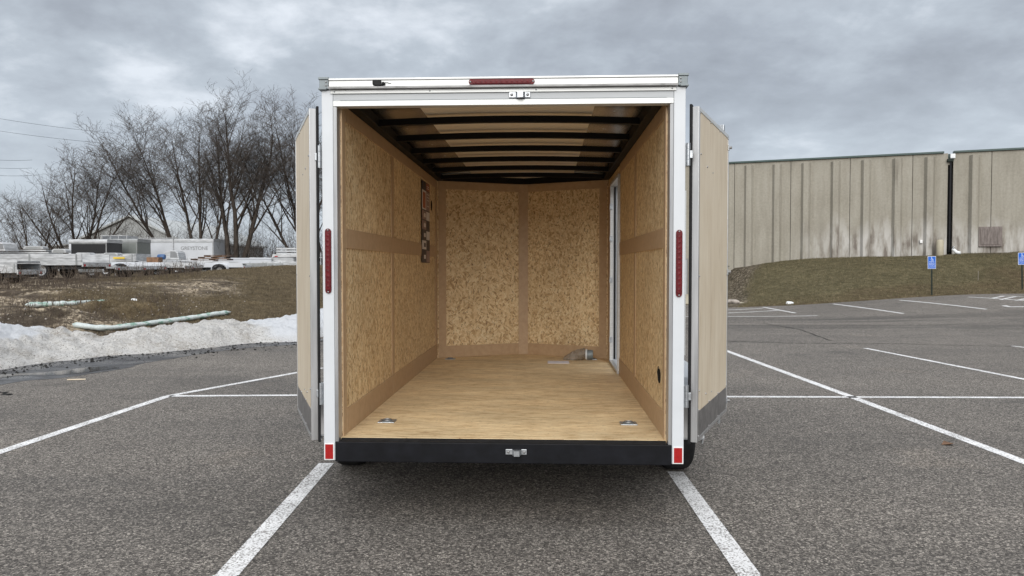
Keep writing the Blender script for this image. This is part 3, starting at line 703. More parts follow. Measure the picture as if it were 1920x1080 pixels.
# floor rings
for x, y in ((-.79, .50), (.80, .50), (-.80, 3.86), (.78, 3.90)):
    pn = MB().box((x-.055, y-.05, FZ+.0005), (x+.055, y+.05, FZ+.006)).build('ring_plate', M['zinc'], T, .003)
    MB().lathe([(0, FZ+.0062), (.030, FZ+.0064), (.034, FZ+.0095), (.038, FZ+.0062)], (x, y, 0), 'z', 20).build('ring_cup', M['cap'], pn, smooth_=True)
    MB().tube([(x+.028*math.cos(a), y+.026*math.sin(a), FZ+.013) for a in np.linspace(0, 2*math.pi, 20)], .0045, 6, False).build('ring', M['chrome'], pn, smooth_=True)
    for sx in (-1, 1):
        for sy in (-1, 1): MB().lathe([(0, FZ+.009), (.005, FZ+.0065)], (x+sx*.046, y+sy*.041, 0), 'z', 8).build('screw', M['chrome'], pn)
# holes cut in the boards, with loose wiring
def oval(n=18): return [(math.cos(2*math.pi*i/n), math.sin(2*math.pi*i/n)) for i in range(n)]
MB().prism([(.30+.055*a, .875+.046*b) for a, b in oval()], 'x', IX-.0125, IX-.0145).build('wire_hole', M['hole'], T)
MB().prism([(3.60+.05*a, 2.22+.055*b) for a, b in oval()], 'x', -IX+.0125, -IX+.0145).build('wire_hole', M['hole'], T)
MB().tube([(IX-.014, .33, .93), (IX-.022, .31, .90), (IX-.02, .29, .85), (IX-.014, .30, .835)], .003, 5).build('wire', M['wire'], T)
# printed sheet on the left wall: two columns of tiles
ps = bx('info_sheet', M['print_dark'], (-IX+.0205, 2.92, 1.60), (-IX+.0215, 3.42, 2.42), T)
rows = [2.42, 2.335, 2.13, 2.03, 1.93, 1.83, 1.73, 1.60]
def tile(y0, y1, z0, z1, mat, k=0): bx('printed_tile', M[mat], (-IX+.0217+k, y0, z0), (-IX+.0222+k, y1, z1), ps)
for i in range(7):
    z1, z0 = rows[i], rows[i+1]
    tile(2.935, 3.195, z0+.006, z1-.006, ('print_dark', 'print_lite', 'print_mid', 'print_mid', 'print_dark', 'print_lite', 'print_dark')[i])
    tile(3.2, 3.41, z0+.006, z1-.006, ('print_rust', 'print_mid', 'print_lite', 'print_dark', 'print_lite', 'print_dark', 'print_mid')[i])
tile(2.98, 3.15, 2.15, 2.31, 'print_rust', .0008)
for z in (1.66, 1.78, 1.88, 1.98, 2.08): tile(3.05, 3.15, z-.02, z+.02, 'print_lite' if z not in (1.78,) else 'print_dark', .0008)
for z in (2.36, 2.38, 2.30, 2.27, 2.24, 2.18): tile(3.24, 3.37, z, z+.008, 'print_lite', .0008)
# rear doors, swung right back
def rear_door(near, far, sgn):
    near = Vector((near[0], near[1], 0)); far = Vector((far[0], far[1], 0))
    v = (far-near).normalized(); out = Vector((v.y, -v.x, 0))*(1 if sgn > 0 else -1)   # outward = plywood side
    Lw = (far-near).length
    inv = T.matrix_basis.inverted() if False else (Matrix.Translation(T.location) @ Matrix.Rotation(-A, 4, 'Z')).inverted()
    B = Matrix(((v.x, out.x, 0, near.x), (v.y, out.y, 0, near.y), (0, 0, 1, 0), (0, 0, 0, 1)))
    X = inv @ B
    z0, z1 = .522, 2.488
    d_ = bx('rear_door', M['white'], (0.001, -.030, z0), (Lw-.001, -.001, z1), T, .002, xf=X)
    k = lambda nm, mt, a, b, bev=.0015: bx(nm, M[mt], a, b, d_, bev, xf=X)
    k('plywood_face', 'luan', (.030, -.0005, z0+.176), (Lw-.024, .004, z1-.024), .001)
    k('kick_plate', 'kick', (.030, -.0005, z0+.024), (Lw-.024, .0055, z0+.1755), .001)
    k('hinge_rail', 'alu', (-.003, -.031, z0), (.0295, .007, z1)); k('lock_rail', 'alu', (Lw-.0235, -.031, z0), (Lw+.002, .007, z1))
    k('top_edge', 'alu_white', (.030, -.031, z1-.0235), (Lw-.024, .007, z1)); k('bottom_edge', 'alu', (.030, -.031, z0), (Lw-.024, .007, z0+.0235))
    k('gasket', 'rubber', (-.020, -.046, z0-.012), (.020, -.0315, z1+.014), .005); k('gasket', 'rubber', (.021, -.043, z1-.012), (Lw, -.0315, z1+.010), .004)
    for z in (z0+.185, z0+.03, z1-.03, 1.50):
        for t in (.04, Lw*.35, Lw*.66, Lw-.03):
            if z == 1.50 and .1 < t < Lw-.2: continue
            MB().lathe([(0, .0105), (.004, .0095), (.006, .004)], (t, 0, z), 'y', 8).build('screw', M['chrome'], d_, xf=X)
    for z in (.80, 2.20):
        for t, dz_ in ((.065, .02), (.27, -.03)): 
            MB().lathe([(0, .010), (.005, .009), (.007, .004)], (t, 0, z+dz_), 'y', 8).build('bolt', M['chrome'], d_, xf=X)
        MB().lathe([(0, .008), (.004, .0072), (.005, .004)], (.46, 0, z-.045), 'y', 6).build('screw', M['cap'], d_, xf=X)
    for z in ((.60, 2.40, 1.52) if sgn > 0 else ()):
        MB().tube([(Lw-.012, .004, z), (Lw-.012, .03, z)], .010, 8).build('bolt', M['chrome'], d_, xf=X)
        MB().box((Lw-.03, .006, z-.02), (Lw-.006, .014, z+.02)).build('latch_plate', M['zinc'], d_, .002, xf=X)
    if sgn > 0:
        MB().box((Lw-.20, -.03, z1+.001), (Lw-.15, .004, z1+.045)).build('latch_bracket', M['zinc'], d_, .004, xf=X)
        MB().box((Lw-.22, -.02, z0-.05), (Lw-.19, -.005, z0-.001)).build('latch_bracket', M['zinc'], d_, .003, xf=X)
        MB().tube([(Lw-.01, -.045, z0+.02), (Lw-.01, -.045, z1+.01)], .011, 8).build('lock_rod', M['zinc'], d_, xf=X)
        MB().box((Lw-.03, -.06, z0-.005), (Lw+.02, -.032, z0+.10)).build('lock_cam', M['rubber'], d_, .006, xf=X)
    return X
rear_door((-1.188, 4.385), (-1.548, 5.335), -1)
rear_door((1.082, 4.325), (1.535, 5.285), 1)
def hinge(x, z, s_):
    h = bx('door_hinge', M['zinc'], (s_*HX+s_*.0005, .006, z-.065), (s_*HX+s_*.006, .05, z+.065), T, .001)
    MB().tube([(s_*(HX+.014), -.004, z-.065), (s_*(HX+.014), -.004, z+.065)], .012, 10).build('hinge_barrel', M['zinc'], h, smooth_=True)
    bx('hinge_leaf', M['zinc'], (s_*(HX+.016), -.010, z-.022), (s_*(HX+.040), .006, z+.022), h, .002)
    for q in (-.03, .03): MB().lathe([(.0125, q-.0012), (.0128, q+.0012)], (s_*(HX+.014), -.004, z), 'z', 10).build('hinge_joint', M['cap'], h)
for s_ in (-1, 1): hinge(0, 2.205, s_); hinge(0, .80, s_)
# underframe, wheels, fenders
for x in (-.86, .86): bx('frame_rail', M['black_frame'], (x-.03, .061, .40), (x+.03, 4.3, .498), T)
for y in np.arange(.45, 4.1, .6): bx('cross_member', M['black_frame'], (-.83, y, .43), (.83, y+.04, .498), T)
def wheel(parent, c, r=.34, wd=.2, out=1, nm='wheel'):
    tr = [(r*.58, -wd/2+.01), (r*.66, -wd/2), (r*.90, -wd/2), (r*.975, -wd*.40), (r, -wd*.28), (r, wd*.28), (r*.975, wd*.40), (r*.90, wd/2), (r*.66, wd/2), (r*.58, wd/2-.01), (r*.58, -wd/2+.01)]
    h = MB().lathe(tr, c, 'x', 28).build(nm, M['tyre'], parent, smooth_=True)
    MB().lathe([(0, out*wd*.28), (r*.14, out*wd*.30), (r*.2, out*wd*.16), (r*.44, out*wd*.2), (r*.56, out*wd*.40), (r*.6, out*wd*.44), (r*.6, -out*wd*.3)], c, 'x', 24).build('rim', M['rim'], h, smooth_=True)
    return h
for s_ in (-1, 1):
    for y in (1.42, 2.26): 
        wh = wheel(T, (s_*1.255, y, .34), .34, .215, s_)
        MB().lathe([(.3405, q) for q in (-.062, -.054)], (s_*1.255, y, .34), 'x', 28).build('tread_groove', M['hole'], wh)
    # fender: one broad arch over both wheels with a flat back flap
    pr = [(.93, .34), (1.02, .58), (1.16, .74), (1.40, .80), (2.28, .80), (2.52, .74), (2.66, .58), (2.75, .34)]
    th = [(y, z) for y, z in pr]+[(y+(.012 if y < 1.8 else -.012), z-.012) for y, z in pr[::-1]]
    fd = MB().prism(th, 'x', s_*(HX+.001), s_*1.375).build('fender', M['white'], T)
    lip = [(y, z) for y, z in pr]+[(y+(.05 if y < 1.8 else -.05), z-.05) for y, z in pr[::-1]]
    MB().prism(lip, 'x', s_*1.3755, s_*1.385).build('fender_lip', M['white'], fd)
    bx('fender_flap', M['alu'], (s_*(HX+.003), .915, .345), (s_*1.374, .928, .60), fd, .001)
for y in (1.42, 2.26): MB().tube([(-1.15, y, .34), (1.15, y, .34)], .035, 8).build('axle', M['black_frame'], T)
MB().tube([(-.55, 4.6, .43), (0, 5.7, .46), (.55, 4.6, .43)], .04, 6).build('tongue', M['black_frame'], T)
# things lying inside
def t2w(x, y, z):
    c_, s__ = math.cos(-A), math.sin(-A); return Vector((T.location.x+x*c_-y*s__, T.location.y+x*s__+y*c_, z))
pz = t2w(.40, 3.62, FZ+.001)
pa = MB().box((-.115, -.10, 0), (.115, .10, .004)).build('paper', M['paper']); pa.location = pz; pa.rotation_euler = (0, 0, -.05)
tag(pa, 'folded white paper lying on the plywood floor near the nose', 'paper')
bg_ = empty('parts_bag', t2w(.66, 3.84, FZ+.001), -.15); tag(bg_, 'crumpled clear plastic bag with a white rimmed plug lying by the front wall', 'bag')
rng = random.Random(3)
vs = []; fs = []; nu, nv = 14, 10
for i in range(nu):
    t = i/(nu-1); rad = .012+.058*math.sin(min(1, t*1.15)*math.pi*.55)**.8
    for j in range(nv):
        a = 2*math.pi*j/nv; r2 = rad*(1+rng.uniform(-.22, .22))
        vs.append((-.20+t*.24, r2*math.cos(a)*.9, max(.0, .06*t+.012+r2*math.sin(a)*.9)))
for i in range(nu-1):
    for j in range(nv): fs.append((i*nv+j, i*nv+(j+1) % nv, (i+1)*nv+(j+1) % nv, (i+1)*nv+j))
MB().add(vs, fs).build('film', M['plastic'], bg_, smooth_=True)
MB().lathe([(0, .045), (.056, .045), (.060, .050), (.060, .062), (0, .062)], (0, 0, .062), 'x', 20).build('rim', M['snowscrap'], bg_, smooth_=True)
MB().lathe([(.052, .0625), (.054, .10), (.050, .125), (0, .128)], (0, 0, .062), 'x', 20).build('plug', M['cap'], bg_, smooth_=True)

# ------------------------------------------------------------------ RIGHT: precast warehouse
Bd = empty('warehouse', (W1[0], W1[1], 0), math.atan2(WD[1], WD[0])); tag(Bd, 'tan ribbed concrete warehouse wall with green roof edge behind the grass berm', 'building')
PW = 2.97; TOP = 7.42; seam0 = .38      # x along the wall, -y towards the camera
JX = 11.0                                   # where the dark joint with the downspout stands
def panel(x0, x1, ribs, top=TOP, y=0):
    p = bx('wall_panel', M['concrete'], (x0+.012, y, -1.2), (x1-.012, y+.25, top), Bd, .006)
    for r_ in ribs:
        MB().prism([(r_-.25, y+.001), (r_-.13, y-.22), (r_+.13, y-.22), (r_+.25, y+.001)], 'z', -1.2, top-.16).build('rib', M['concrete'], p, .006)
i0 = -4
xx = seam0+i0*PW
while xx < JX-.5:
    x1 = min(xx+PW, JX-.10); rb = [xx+PW*.26, xx+PW*.76]; panel(xx, x1, [q for q in rb if q < x1-.25]); xx += PW
xx = JX+.12; panel(xx, xx+1.7, [xx+.95]); xx += 1.7+.0
start = JX+2.40
panel(JX+1.82, JX+1.82+PW, [JX+1.82+PW*.62]); xx = JX+1.82+PW
for k in range(6): panel(xx, xx+PW, [xx+PW*.26, xx+PW*.76]); xx += PW
bx('joint_backing', M['hole'], (seam0+i0*PW+.3, .255, -1.1), (JX+20, .30, TOP-.31), Bd)  # dark sheet added behind the panels to stop light leaking through the seams
bx('roof_flashing', M['flash'], (seam0+i0*PW, -.10, TOP+.001), (JX-.30, .3, TOP+.10), Bd, .01)
bx('roof_flashing', M['flash'], (JX+.14, -.10, TOP+.001), (xx, .3, TOP+.10), Bd, .01)
bx('roof_slab', M['flash'], (seam0+i0*PW, .301, TOP-.3), (xx, 30, TOP), Bd)
bx('side_slab', M['concrete'], (seam0+i0*PW, .252, -1), (seam0+i0*PW+.25, 30, TOP-.31), Bd)
dsp = bx('downspout', M['black_frame'], (JX-.04, -.09, 2.35), (JX+.04, .0, TOP-.42), Bd, .01)
bx('conductor_head', M['post'], (JX-.16, -.16, TOP-.45), (JX+.12, .0, TOP-.3), dsp, .02)
bx('scupper', M['snowscrap'], (JX-.02, -.12, TOP-.28), (JX+.2, .0, TOP-.05), dsp, .02)
bx('wall_cap', M['concrete'], (JX-.098, -.02, TOP-.60), (JX-.03, .05, TOP-.28), dsp)
lv = bx('louver_frame', M['louver'], (JX+1.28, -.12, 2.62), (JX+2.30, -.02, 3.62), Bd, .01)
bx('louver_board', M['louver'], (JX+1.36, -.14, 2.72), (JX+2.22, -.121, 3.54), lv, .005)
for k in range(5): bx('board_seam', M['hole'], (JX+1.36+.145*(k+1), -.1425, 2.74), (JX+1.366+.145*(k+1), -.1405, 3.52), lv)
bx('wall_outlet', M['alu'], (JX-1.35, -.12, 2.82), (JX-1.22, -.001, 2.98), Bd, .01)
mt = MB().lathe([(0, 0), (.16, 0), (.17, .03), (.17, .78), (.12, .84), (0, .86)], (0, 0, 0), 'z', 16).build('utility_pedestal', M['beige'], smooth_=True)
def wpt(x, off=.5):
    q = W1+WU*x+np.array((WU[1], -WU[0]))*off; return Vector((q[0], q[1], float(land(q[0], q[1]))))
mt.location = wpt(JX-.50, .55); mt.location.z -= .05; tag(mt, 'short beige utility pedestal against the concrete wall left of the downspout', 'utility box')
sp = MB().tube([(0, 0, .40), (0, 0, .25), (.10, -.12, .10), (.22, -.25, .04)], [.085, .085, .085, .085], 12).build('drain_elbow', M['snowscrap'], smooth_=True)
sp.location = wpt(JX+.12, .35); tag(sp, 'white drain elbow at the foot of the downspout', 'drain pipe')
dr = MB().tube([(-.28, 0, .13), (-.24, 0, .13), (.24, 0, .13), (.28, 0, .13)], [.10, .13, .13, .10], 14).build('pipe_stub', M['rubber'], smooth_=True)
dr.location = on_land(1371, 506)+Vector((0, 0, .05)); dr.rotation_euler = (0, 0, -.3); tag(dr, 'short black pipe lying on gravel at the base of the concrete wall', 'pipe')
# steel service door seen past the trailer
sdx = -2.25
dd = bx('service_door', M['boxwhite'], (sdx-1.0, -.05, -.30), (sdx, -.001, 2.0), Bd, .005)
bx('door_frame', M['letter'], (sdx-1.08, -.07, -.32), (sdx-1.001, -.001, 2.08), dd, .004); bx('door_frame', M['letter'], (sdx+.001, -.07, -.32), (sdx+.08, -.001, 2.08), dd, .004)
ap = bx('concrete_apron', M['beige'], (6.5, 32.2, -.30), (10.2, 44.0, .02)); ap.rotation_euler = (0, 0, 0); tag(ap, kind='structure')

# parking signs
def sign(px, py, lab, tilt):
    p = on_land(px, py); o = empty('parking_sign', p, .02); o.rotation_euler = (0, math.radians(tilt), .02)
    tag(o, lab, 'parking sign', 'disabled parking signs on the berm')
    MB().prism([(-.028, -.012), (.028, -.012), (.028, .0), (.012, .018), (-.012, .018), (-.028, .0)], 'z', -.1, 1.53).build('post', M['post'], o)
    pl_ = bx('sign_plate', M['signwhite'], (-.165, -.018, 1.05), (.165, -.0135, 1.55), o, .001)
    bx('sign_face', M['signblue'], (-.152, -.020, 1.063), (.152, -.0185, 1.537), pl_, .0005)
    R = Matrix.Rotation(math.pi/2, 4, 'X')
    for t, z, sz in (('PARKING', 1.325, .052), ('VEHICLE ID', 1.265, .048), ('REQUIRED', 1.215, .048), ('UP TO $200 FINE', 1.160, .036), ('FOR VIOLATION', 1.112, .036)):
        lettering('lettering', t, sz, M['signwhite'], pl_, Matrix.Translation((0, -.0215, z)) @ R)
    m = MB()   # wheelchair pictogram: head, back, seat, leg, wheel
    m.lathe([(0, -.0225), (.015, -.0225), (.015, -.0205)], (-.012, 0, 1.512), 'y', 10)
    for a, b, r in (((-.010, 1.49), (-.004, 1.435), .009), ((-.004, 1.435), (.038, 1.433), .008), ((.038, 1.433), (.056, 1.385), .008), ((.056, 1.385), (.068, 1.390), .006), ((-.008, 1.468), (.026, 1.466), .006)):
        m.tube([(a[0], -.0212, a[1]), (b[0], -.0212, b[1])], r, 6)
    m.tube([(.004+.040*math.cos(t), -.0212, 1.412+.040*math.sin(t)) for t in np.linspace(math.radians(125), math.radians(385), 16)], .006, 6)
    m.build('wheelchair_symbol', M['signwhite'], pl_)
sign(1747, 553, 'blue disabled parking sign on a dark post standing left of the downspout', -1.2)
sign(1916.5, 544, 'blue disabled parking sign at the far right edge of the berm', -1.8)
st = MB().tube([(0, 0, -.05), (.004, 0, .42)], .008, 5).build('marker_stake', M['stone']); st.location = on_land(1834, 527)
tag(st, 'thin pale marker stake standing in the grass between the two blue signs', 'stake')
def rock(name, loc, sc, mat, lab, cat='rock', seed=0):
    bm = bmesh.new(); bmesh.ops.create_icosphere(bm, subdivisions=2, radius=1); r = random.Random(seed)
    for v_ in bm.verts: v_.co *= r.uniform(.8, 1.15); v_.co.x *= sc[0]; v_.co.y *= sc[1]; v_.co.z *= sc[2]
    me = bpy.data.meshes.new(name); bm.to_mesh(me); bm.free(); me.materials.append(mat)
    o = bpy.data.objects.new(name, me); COL.objects.link(o); o.location = loc; tag(o, lab, cat); return o
rock('snow_clump', on_land(1480, 570)+Vector((0, 0, .03)), (.16, .1, .07), M['snowscrap'], 'small white lump at the grass edge by the hatched parking lines', 'debris', 1)
rock('rock', on_land(1372, 570)+Vector((0, 0, .06)), (.35, .3, .12), M['stone'], 'flat grey rock at the corner of the berm beside the open right door', 'rock', 2)
rock('plastic_scrap', on_land(251, 571)+Vector((0, 0, .05)), (.10, .04, .09), M['snowscrap'], 'torn white plastic scrap on the dirt right of the upper sock', 'debris', 5)
rock('plastic_scrap', on_land(262, 575)+Vector((0, 0, .02)), (.09, .05, .03), M['snowscrap'], 'small flat white scrap beside the torn plastic piece', 'debris', 6)

lf = on_land(1780, 835, True)
tag(MB().add([(lf.x-.07, lf.y, .006), (lf.x-.02, lf.y+.05, .03), (lf.x+.06, lf.y+.02, .008), (lf.x+.02, lf.y-.03, .022), (lf.x+.0, lf.y, .004)], [(0, 3, 1), (1, 3, 2), (0, 4, 3)]).build('dead_leaf', M['wood']), 'single curled brown leaf on the asphalt beside the right long painted line', 'leaf')
sk = on_land(143, 713, True)
tag(MB().prism([(sk.x-.11, sk.y-.03), (sk.x+.12, sk.y+.01), (sk.x+.11, sk.y+.035), (sk.x-.10, sk.y+.0)], 'z', .006, .018).build('wood_splinter', M['luan']), 'pale wood splinter lying at the edge of the melt water puddle', 'splinter')

# ------------------------------------------------------------------ LEFT BANK: erosion socks, weeds
def sock(pts, r, lab, seed):
    P = [on_land(x, y) for x, y in pts]; out = []; rs = []; rg = random.Random(seed)
    for i in range(len(P)-1):
        for j in range(9):
            p = P[i].lerp(P[i+1], j/9); out.append(p)
    out.append(P[-1]); n = len(out); sm = []
    for i in range(n):
        a = out[max(0, i-3):i+4]; p = sum(a, Vector())/len(a); p.z = sum(float(land(q.x, q.y)) for q in out[max(0, i-7):i+8])/len(out[max(0, i-7):i+8])+r*1.05; sm.append(p)
        e = min(i, n-1-i); rs.append(r*min(1, .12+.22*e)*(1+rg.uniform(-.13, .13)))
    o = MB().tube(sm, rs, 12).build('erosion_sock', M['sock'], smooth_=True)
    for k_, v_ in enumerate(o.data.vertices):          # sagging, dented mesh sleeve
        c0 = sm[min(k_//12, n-1)]; d_ = v_.co-c0; f_ = 1+.16*float(fbm(k_//12*.7+seed, (k_ % 12)*.9, 3))
        v_.co = c0+Vector((d_.x*f_*1.1, d_.y*f_*1.15, d_.z*f_*.78-r*.12))
    tag(o, lab, 'erosion sock', 'erosion socks on the bank'); return o
sock(((40, 579), (80, 578), (120, 578), (160, 574), (190, 570), (212, 572)), .085, 'upper white mesh erosion sock lying on the bare dirt', 1)
sock(((131, 613), (160, 619), (200, 620), (250, 616), (300, 608), (350, 601), (395, 596), (440, 589)), .075, 'long green and white erosion sock along the top of the snow', 2)
def blades(name, pts, h, wd, mat, lean=.6, seed=0, lab=None):
    rs_ = np.random.RandomState(seed); n = len(pts); P = np.asarray(pts)
    a = rs_.rand(n)*2*math.pi; H = h*(.5+rs_.rand(n)); Wd = wd*(.6+.8*rs_.rand(n)); la = rs_.rand(n)*2*math.pi; ll = lean*H*rs_.rand(n)
    b0 = P+np.stack((np.cos(a)*Wd, np.sin(a)*Wd, -.01*np.ones(n)), 1); b1 = P-np.stack((np.cos(a)*Wd, np.sin(a)*Wd, .01*np.ones(n)), 1)
    tp = P+np.stack((np.cos(la)*ll, np.sin(la)*ll, H), 1)
    V = np.stack((b0, b1, tp), 1).reshape(-1, 3); F_ = np.arange(3*n).reshape(n, 3)
    o = mesh_np(name, V, F_, mat); tag(o, kind='stuff'); return o
rs_ = np.random.RandomState(2)
X = rs_.uniform(-26, -3, 260000); Y = rs_.uniform(12, 42, 260000); dl = left_d(X, Y)
vis = (X/Y > -.74) & (X/Y < -.24) & (dl > 2.6) & (dl < 19)
zc_ = zone(X, Y)[:, 0]; keep = vis & (rs_.rand(len(X)) > zc_*.86); X, Y = X[keep], Y[keep]
blades('dead_grass', np.stack((X, Y, land(X, Y)), 1), .065, .007, M['bladed'], .9, 3)
X = rs_.uniform(8, 34, 130000); Y = rs_.uniform(28.5, 42, 130000); zn = zone(X, Y)
keep = (Y > edge_y(X)+.05) & (Y < wall_y(X)-.3) & (zn[:, 2] < .5) & (X/Y < .74); X, Y = X[keep], Y[keep]
blades('berm_grass', np.stack((X, Y, land(X, Y)), 1), .06, .008, M['bladeg'], .9, 4)
# tall dry weeds on the crest in front of the parked trailers
def weeds(name, n, xr, yr, hmax, seed, cond):
    rg = random.Random(seed); V = []; F_ = []
    def seg(p, q, r):
        t = (q-p).normalized(); a = t.cross(Vector((.3, 1, .1))).normalized(); b = t.cross(a); o = len(V)
        for c_, rr_ in ((p, r), (q, r*.6)):
            for k in range(3): V.append(c_+(a*math.cos(k*2.094)+b*math.sin(k*2.094))*rr_)
        for k in range(3): F_.append((o+k, o+(k+1) % 3, o+3+(k+1) % 3, o+3+k))
    cnt = 0
    while cnt < n:
        x, y = rg.uniform(*xr), rg.uniform(*yr)
        if not cond(x, y): continue
        cnt += 1; p = Vector((x, y, float(land(x, y))-.02)); h = hmax*rg.uniform(.3, 1)**1.4
        t = Vector((rg.uniform(-.35, .35), rg.uniform(-.35, .35), 1)).normalized(); q = p
        for i in range(3):
            q2 = q+(t+Vector((rg.uniform(-.15, .15), rg.uniform(-.15, .15), 0)))*h/3; seg(q, q2, .006)
            if i > 0:
                for _ in range(rg.randint(1, 3)): seg(q2, q2+Vector((rg.uniform(-.5, .5), rg.uniform(-.5, .5), rg.uniform(.2, .7)))*h*.25, .004)
            q = q2
    o = mesh_np(name, [tuple(v_) for v_ in V], F_, M['weed']); tag(o, kind='stuff'); return o
ld = lambda x, y: float(left_d(x, y))
weeds('dry_weeds', 800, (-24, -11), (19, 32), .62, 5, lambda x, y: 11 < ld(x, y) < 18 and -.72 < x/y < -.42)
weeds('low_weeds', 1300, (-22, -8), (14, 30), .26, 6, lambda x, y: 4 < ld(x, y) < 15 and -.72 < x/y < -.45 and float(vnoise(x*.6, y*.6)) > 0.02)
# stones scattered on the bare dirt
rg = np.random.RandomState(8); nst = 2600; X = rg.uniform(-19, -6, nst); Y = rg.uniform(12, 26, nst); dl = left_d(X, Y)
kp = (dl > 2.2) & (dl < 10) & (X/Y > -.74) & (X/Y < -.36); X, Y = X[kp], Y[kp]; n = len(X); sc = .008+.022*rg.rand(n)**3
oct_ = np.array(((1, 0, 0), (0, 1, 0), (-1, 0, 0), (0, -1, 0), (0, 0, .7), (0, 0, -.7))); of = np.array(((0, 1, 4), (1, 2, 4), (2, 3, 4), (3, 0, 4), (1, 0, 5), (2, 1, 5), (3, 2, 5), (0, 3, 5)))
V = (np.stack((X, Y, land(X, Y)+.005), 1)[:, None, :]+oct_[None]*sc[:, None, None]*(1+.5*rg.rand(n, 6, 1))).reshape(-1, 3)
tag(mesh_np('scattered_stones', V, (of[None]+6*np.arange(n)[:, None, None]).reshape(-1, 3), M['stone']), kind='stuff')

# ------------------------------------------------------------------ TREES
def tree_mesh(segs, sides):
    A_ = np.array([s[0] for s in segs]); B_ = np.array([s[1] for s in segs]); R0 = np.array([s[2] for s in segs]); R1 = np.array([s[3] for s in segs])
    t = B_-A_; t /= np.linalg.norm(t, axis=1)[:, None]+1e-9
    ref = np.where(np.abs(t[:, 2:3]) > .9, np.array([[1., 0, 0]]), np.array([[0, 0, 1.]])); a = np.cross(t, ref); a /= np.linalg.norm(a, axis=1)[:, None]; b = np.cross(t, a)
    ang = np.arange(sides)*2*math.pi/sides; ring = a[:, None, :]*np.cos(ang)[None, :, None]+b[:, None, :]*np.sin(ang)[None, :, None]
    V = np.concatenate((A_[:, None, :]+ring*R0[:, None, None], B_[:, None, :]+ring*R1[:, None, None]), 1).reshape(-1, 3)
    k = np.arange(sides); q = np.stack((k, (k+1) % sides, sides+(k+1) % sides, sides+k), 1)
    return V, (q[None]+2*sides*np.arange(len(segs))[:, None, None]).reshape(-1, 4)
def grow(rg, stems, H, spread, dens=1.0, r0=.26):
    thick, thin = [], []
    def br(p, dv, length, rad, lvl):
        n = max(3, int(length/(1.0, .8, .55, .35, .3)[lvl])) if lvl < 4 else 2; home = dv.copy()
        sl = length/n; r = rad; pts = []
        for i in range(n):
            wob = (.05, .08, .11, .14, .18)[lvl]
            dv = Vector((dv.x+rg.gauss(0, wob), dv.y+rg.gauss(0, wob), dv.z+rg.gauss(0, wob*.5)+(.03, .045, .025, .01, .0)[lvl])).normalized()
            dv = (dv+home*(.22, .12, .05, 0, 0)[lvl]).normalized()
            q = p+dv*sl; r2 = max(rad*(1-.86*(i+1)/n), .0070)
            (thick if lvl < 2 else thin).append((tuple(p), tuple(q), r, r2)); p, r = q, r2; pts.append((p.copy(), dv.copy(), r, (i+1)/n))
        if lvl >= 4: return
        dl_ = (1.0, .58, .32, .21)[lvl]; kids = max(2, int(length/dl_*dens*1.0+rg.random()))
        t0 = (.20, .14, .12, .15)[lvl]
        for k in range(kids):
            t = t0+(1-t0)*(k+rg.random())/kids; pp_, dd_, rr_, _t = pts[min(n-1, int(t*n))]
            az = rg.uniform(0, 2*math.pi); a = Vector((math.cos(az), math.sin(az), rg.uniform(-.05, .35)))
            nd = (dd_*(1.0, .85, .8, .75)[lvl]+a*rg.uniform(*((.34, .66) if lvl == 0 else (.5, 1.0)))).normalized()
            ln = (length*(1-.72*t)*rg.uniform(.42, .66), length*(1-.5*t)*rg.uniform(.36, .58), length*rg.uniform(.30, .5), rg.uniform(.3, .75))[lvl]
            if ln > .22: br(pp_, nd, ln, max(min(rr_*.55, ln*.013+.003), .0070), lvl+1)
    for s_ in stems:
        (ox, oy, dx_, dy_, hf) = s_
        br(Vector((ox, oy, -.3)), Vector((dx_*spread, dy_*spread, 1)).normalized(), H*hf, r0*(.7+.3*hf), 0)
    return thick, thin
def tree(px, base_py, top_py, Y, stems, spread, seed, lab, dens=1.0, r0=.26):
    p = at(px, base_py, Y); zb = float(land(p.x, p.y, False)); H = at(px, top_py, Y).z-zb
    th, tn_ = grow(random.Random(seed+300), stems, H, spread, dens, r0)
    o = empty('bare_tree', (p.x, p.y, zb)); tag(o, lab, 'tree', 'bare trees behind the trailers')
    V, F_ = tree_mesh(th, 6); top = V[:, 2].max()
    V2, F2 = tree_mesh(tn_, 3); k = H/max(top, V2[:, 2].max()*.985)
    V = V*[1, 1, k]; V2 = V2*[1, 1, k]
    mesh_np('trunk', V, F_, M['bark'], o, True); mesh_np('crown', V2, F2, M['twig'], o)
    return len(th)+len(tn_)
N_ = 0
N_ += tree(62, 475, 350, 58, [(0, 0, -.5, .1, .8), (.1, .1, .3, 0, .9), (0, 0, -.1, -.2, .95), (0, 0, .6, .1, .7)], .9, 11, 'smallest bare tree at the far left edge, low and wide spreading', 1.5, 0.09)
N_ += tree(140, 478, 262, 60, [(0, 0, -.45, .1, .85), (.3, .1, -.12, -.1, .97), (.5, 0, .32, .1, .9), (.4, -.2, .12, .2, .98), (-.2, .1, -.85, .0, .72), (.5, 0, .7, 0, .75)], .85, 12, 'wide bare tree with six stems left of the pale shed gable', 1.2, 0.14)
N_ += tree(335, 475, 190, 63, [(0, 0, -.62, .1, .95), (.2, 0, -.35, .1, .98)], .9, 13, 'bare tree leaning left over the pale shed roof', 1.15, 0.17)
N_ += tree(372, 478, 190, 61, [(0, 0, -.22, .1, .95), (.3, 0, .0, -.1, .98), (.6, .1, .30, .1, .8)], .9, 14, 'bare tree with a clump of three stems behind the lettered white trailer', 1.05, 0.17)
N_ += tree(438, 484, 143, 60, [(-.2, 0, -.14, .1, .92), (.2, 0, .02, -.05, 1.0), (.45, .1, .16, .05, .93)], .9, 15, 'tallest bare tree with thick dark trunks, left of the open left door', 1.1, 0.24)
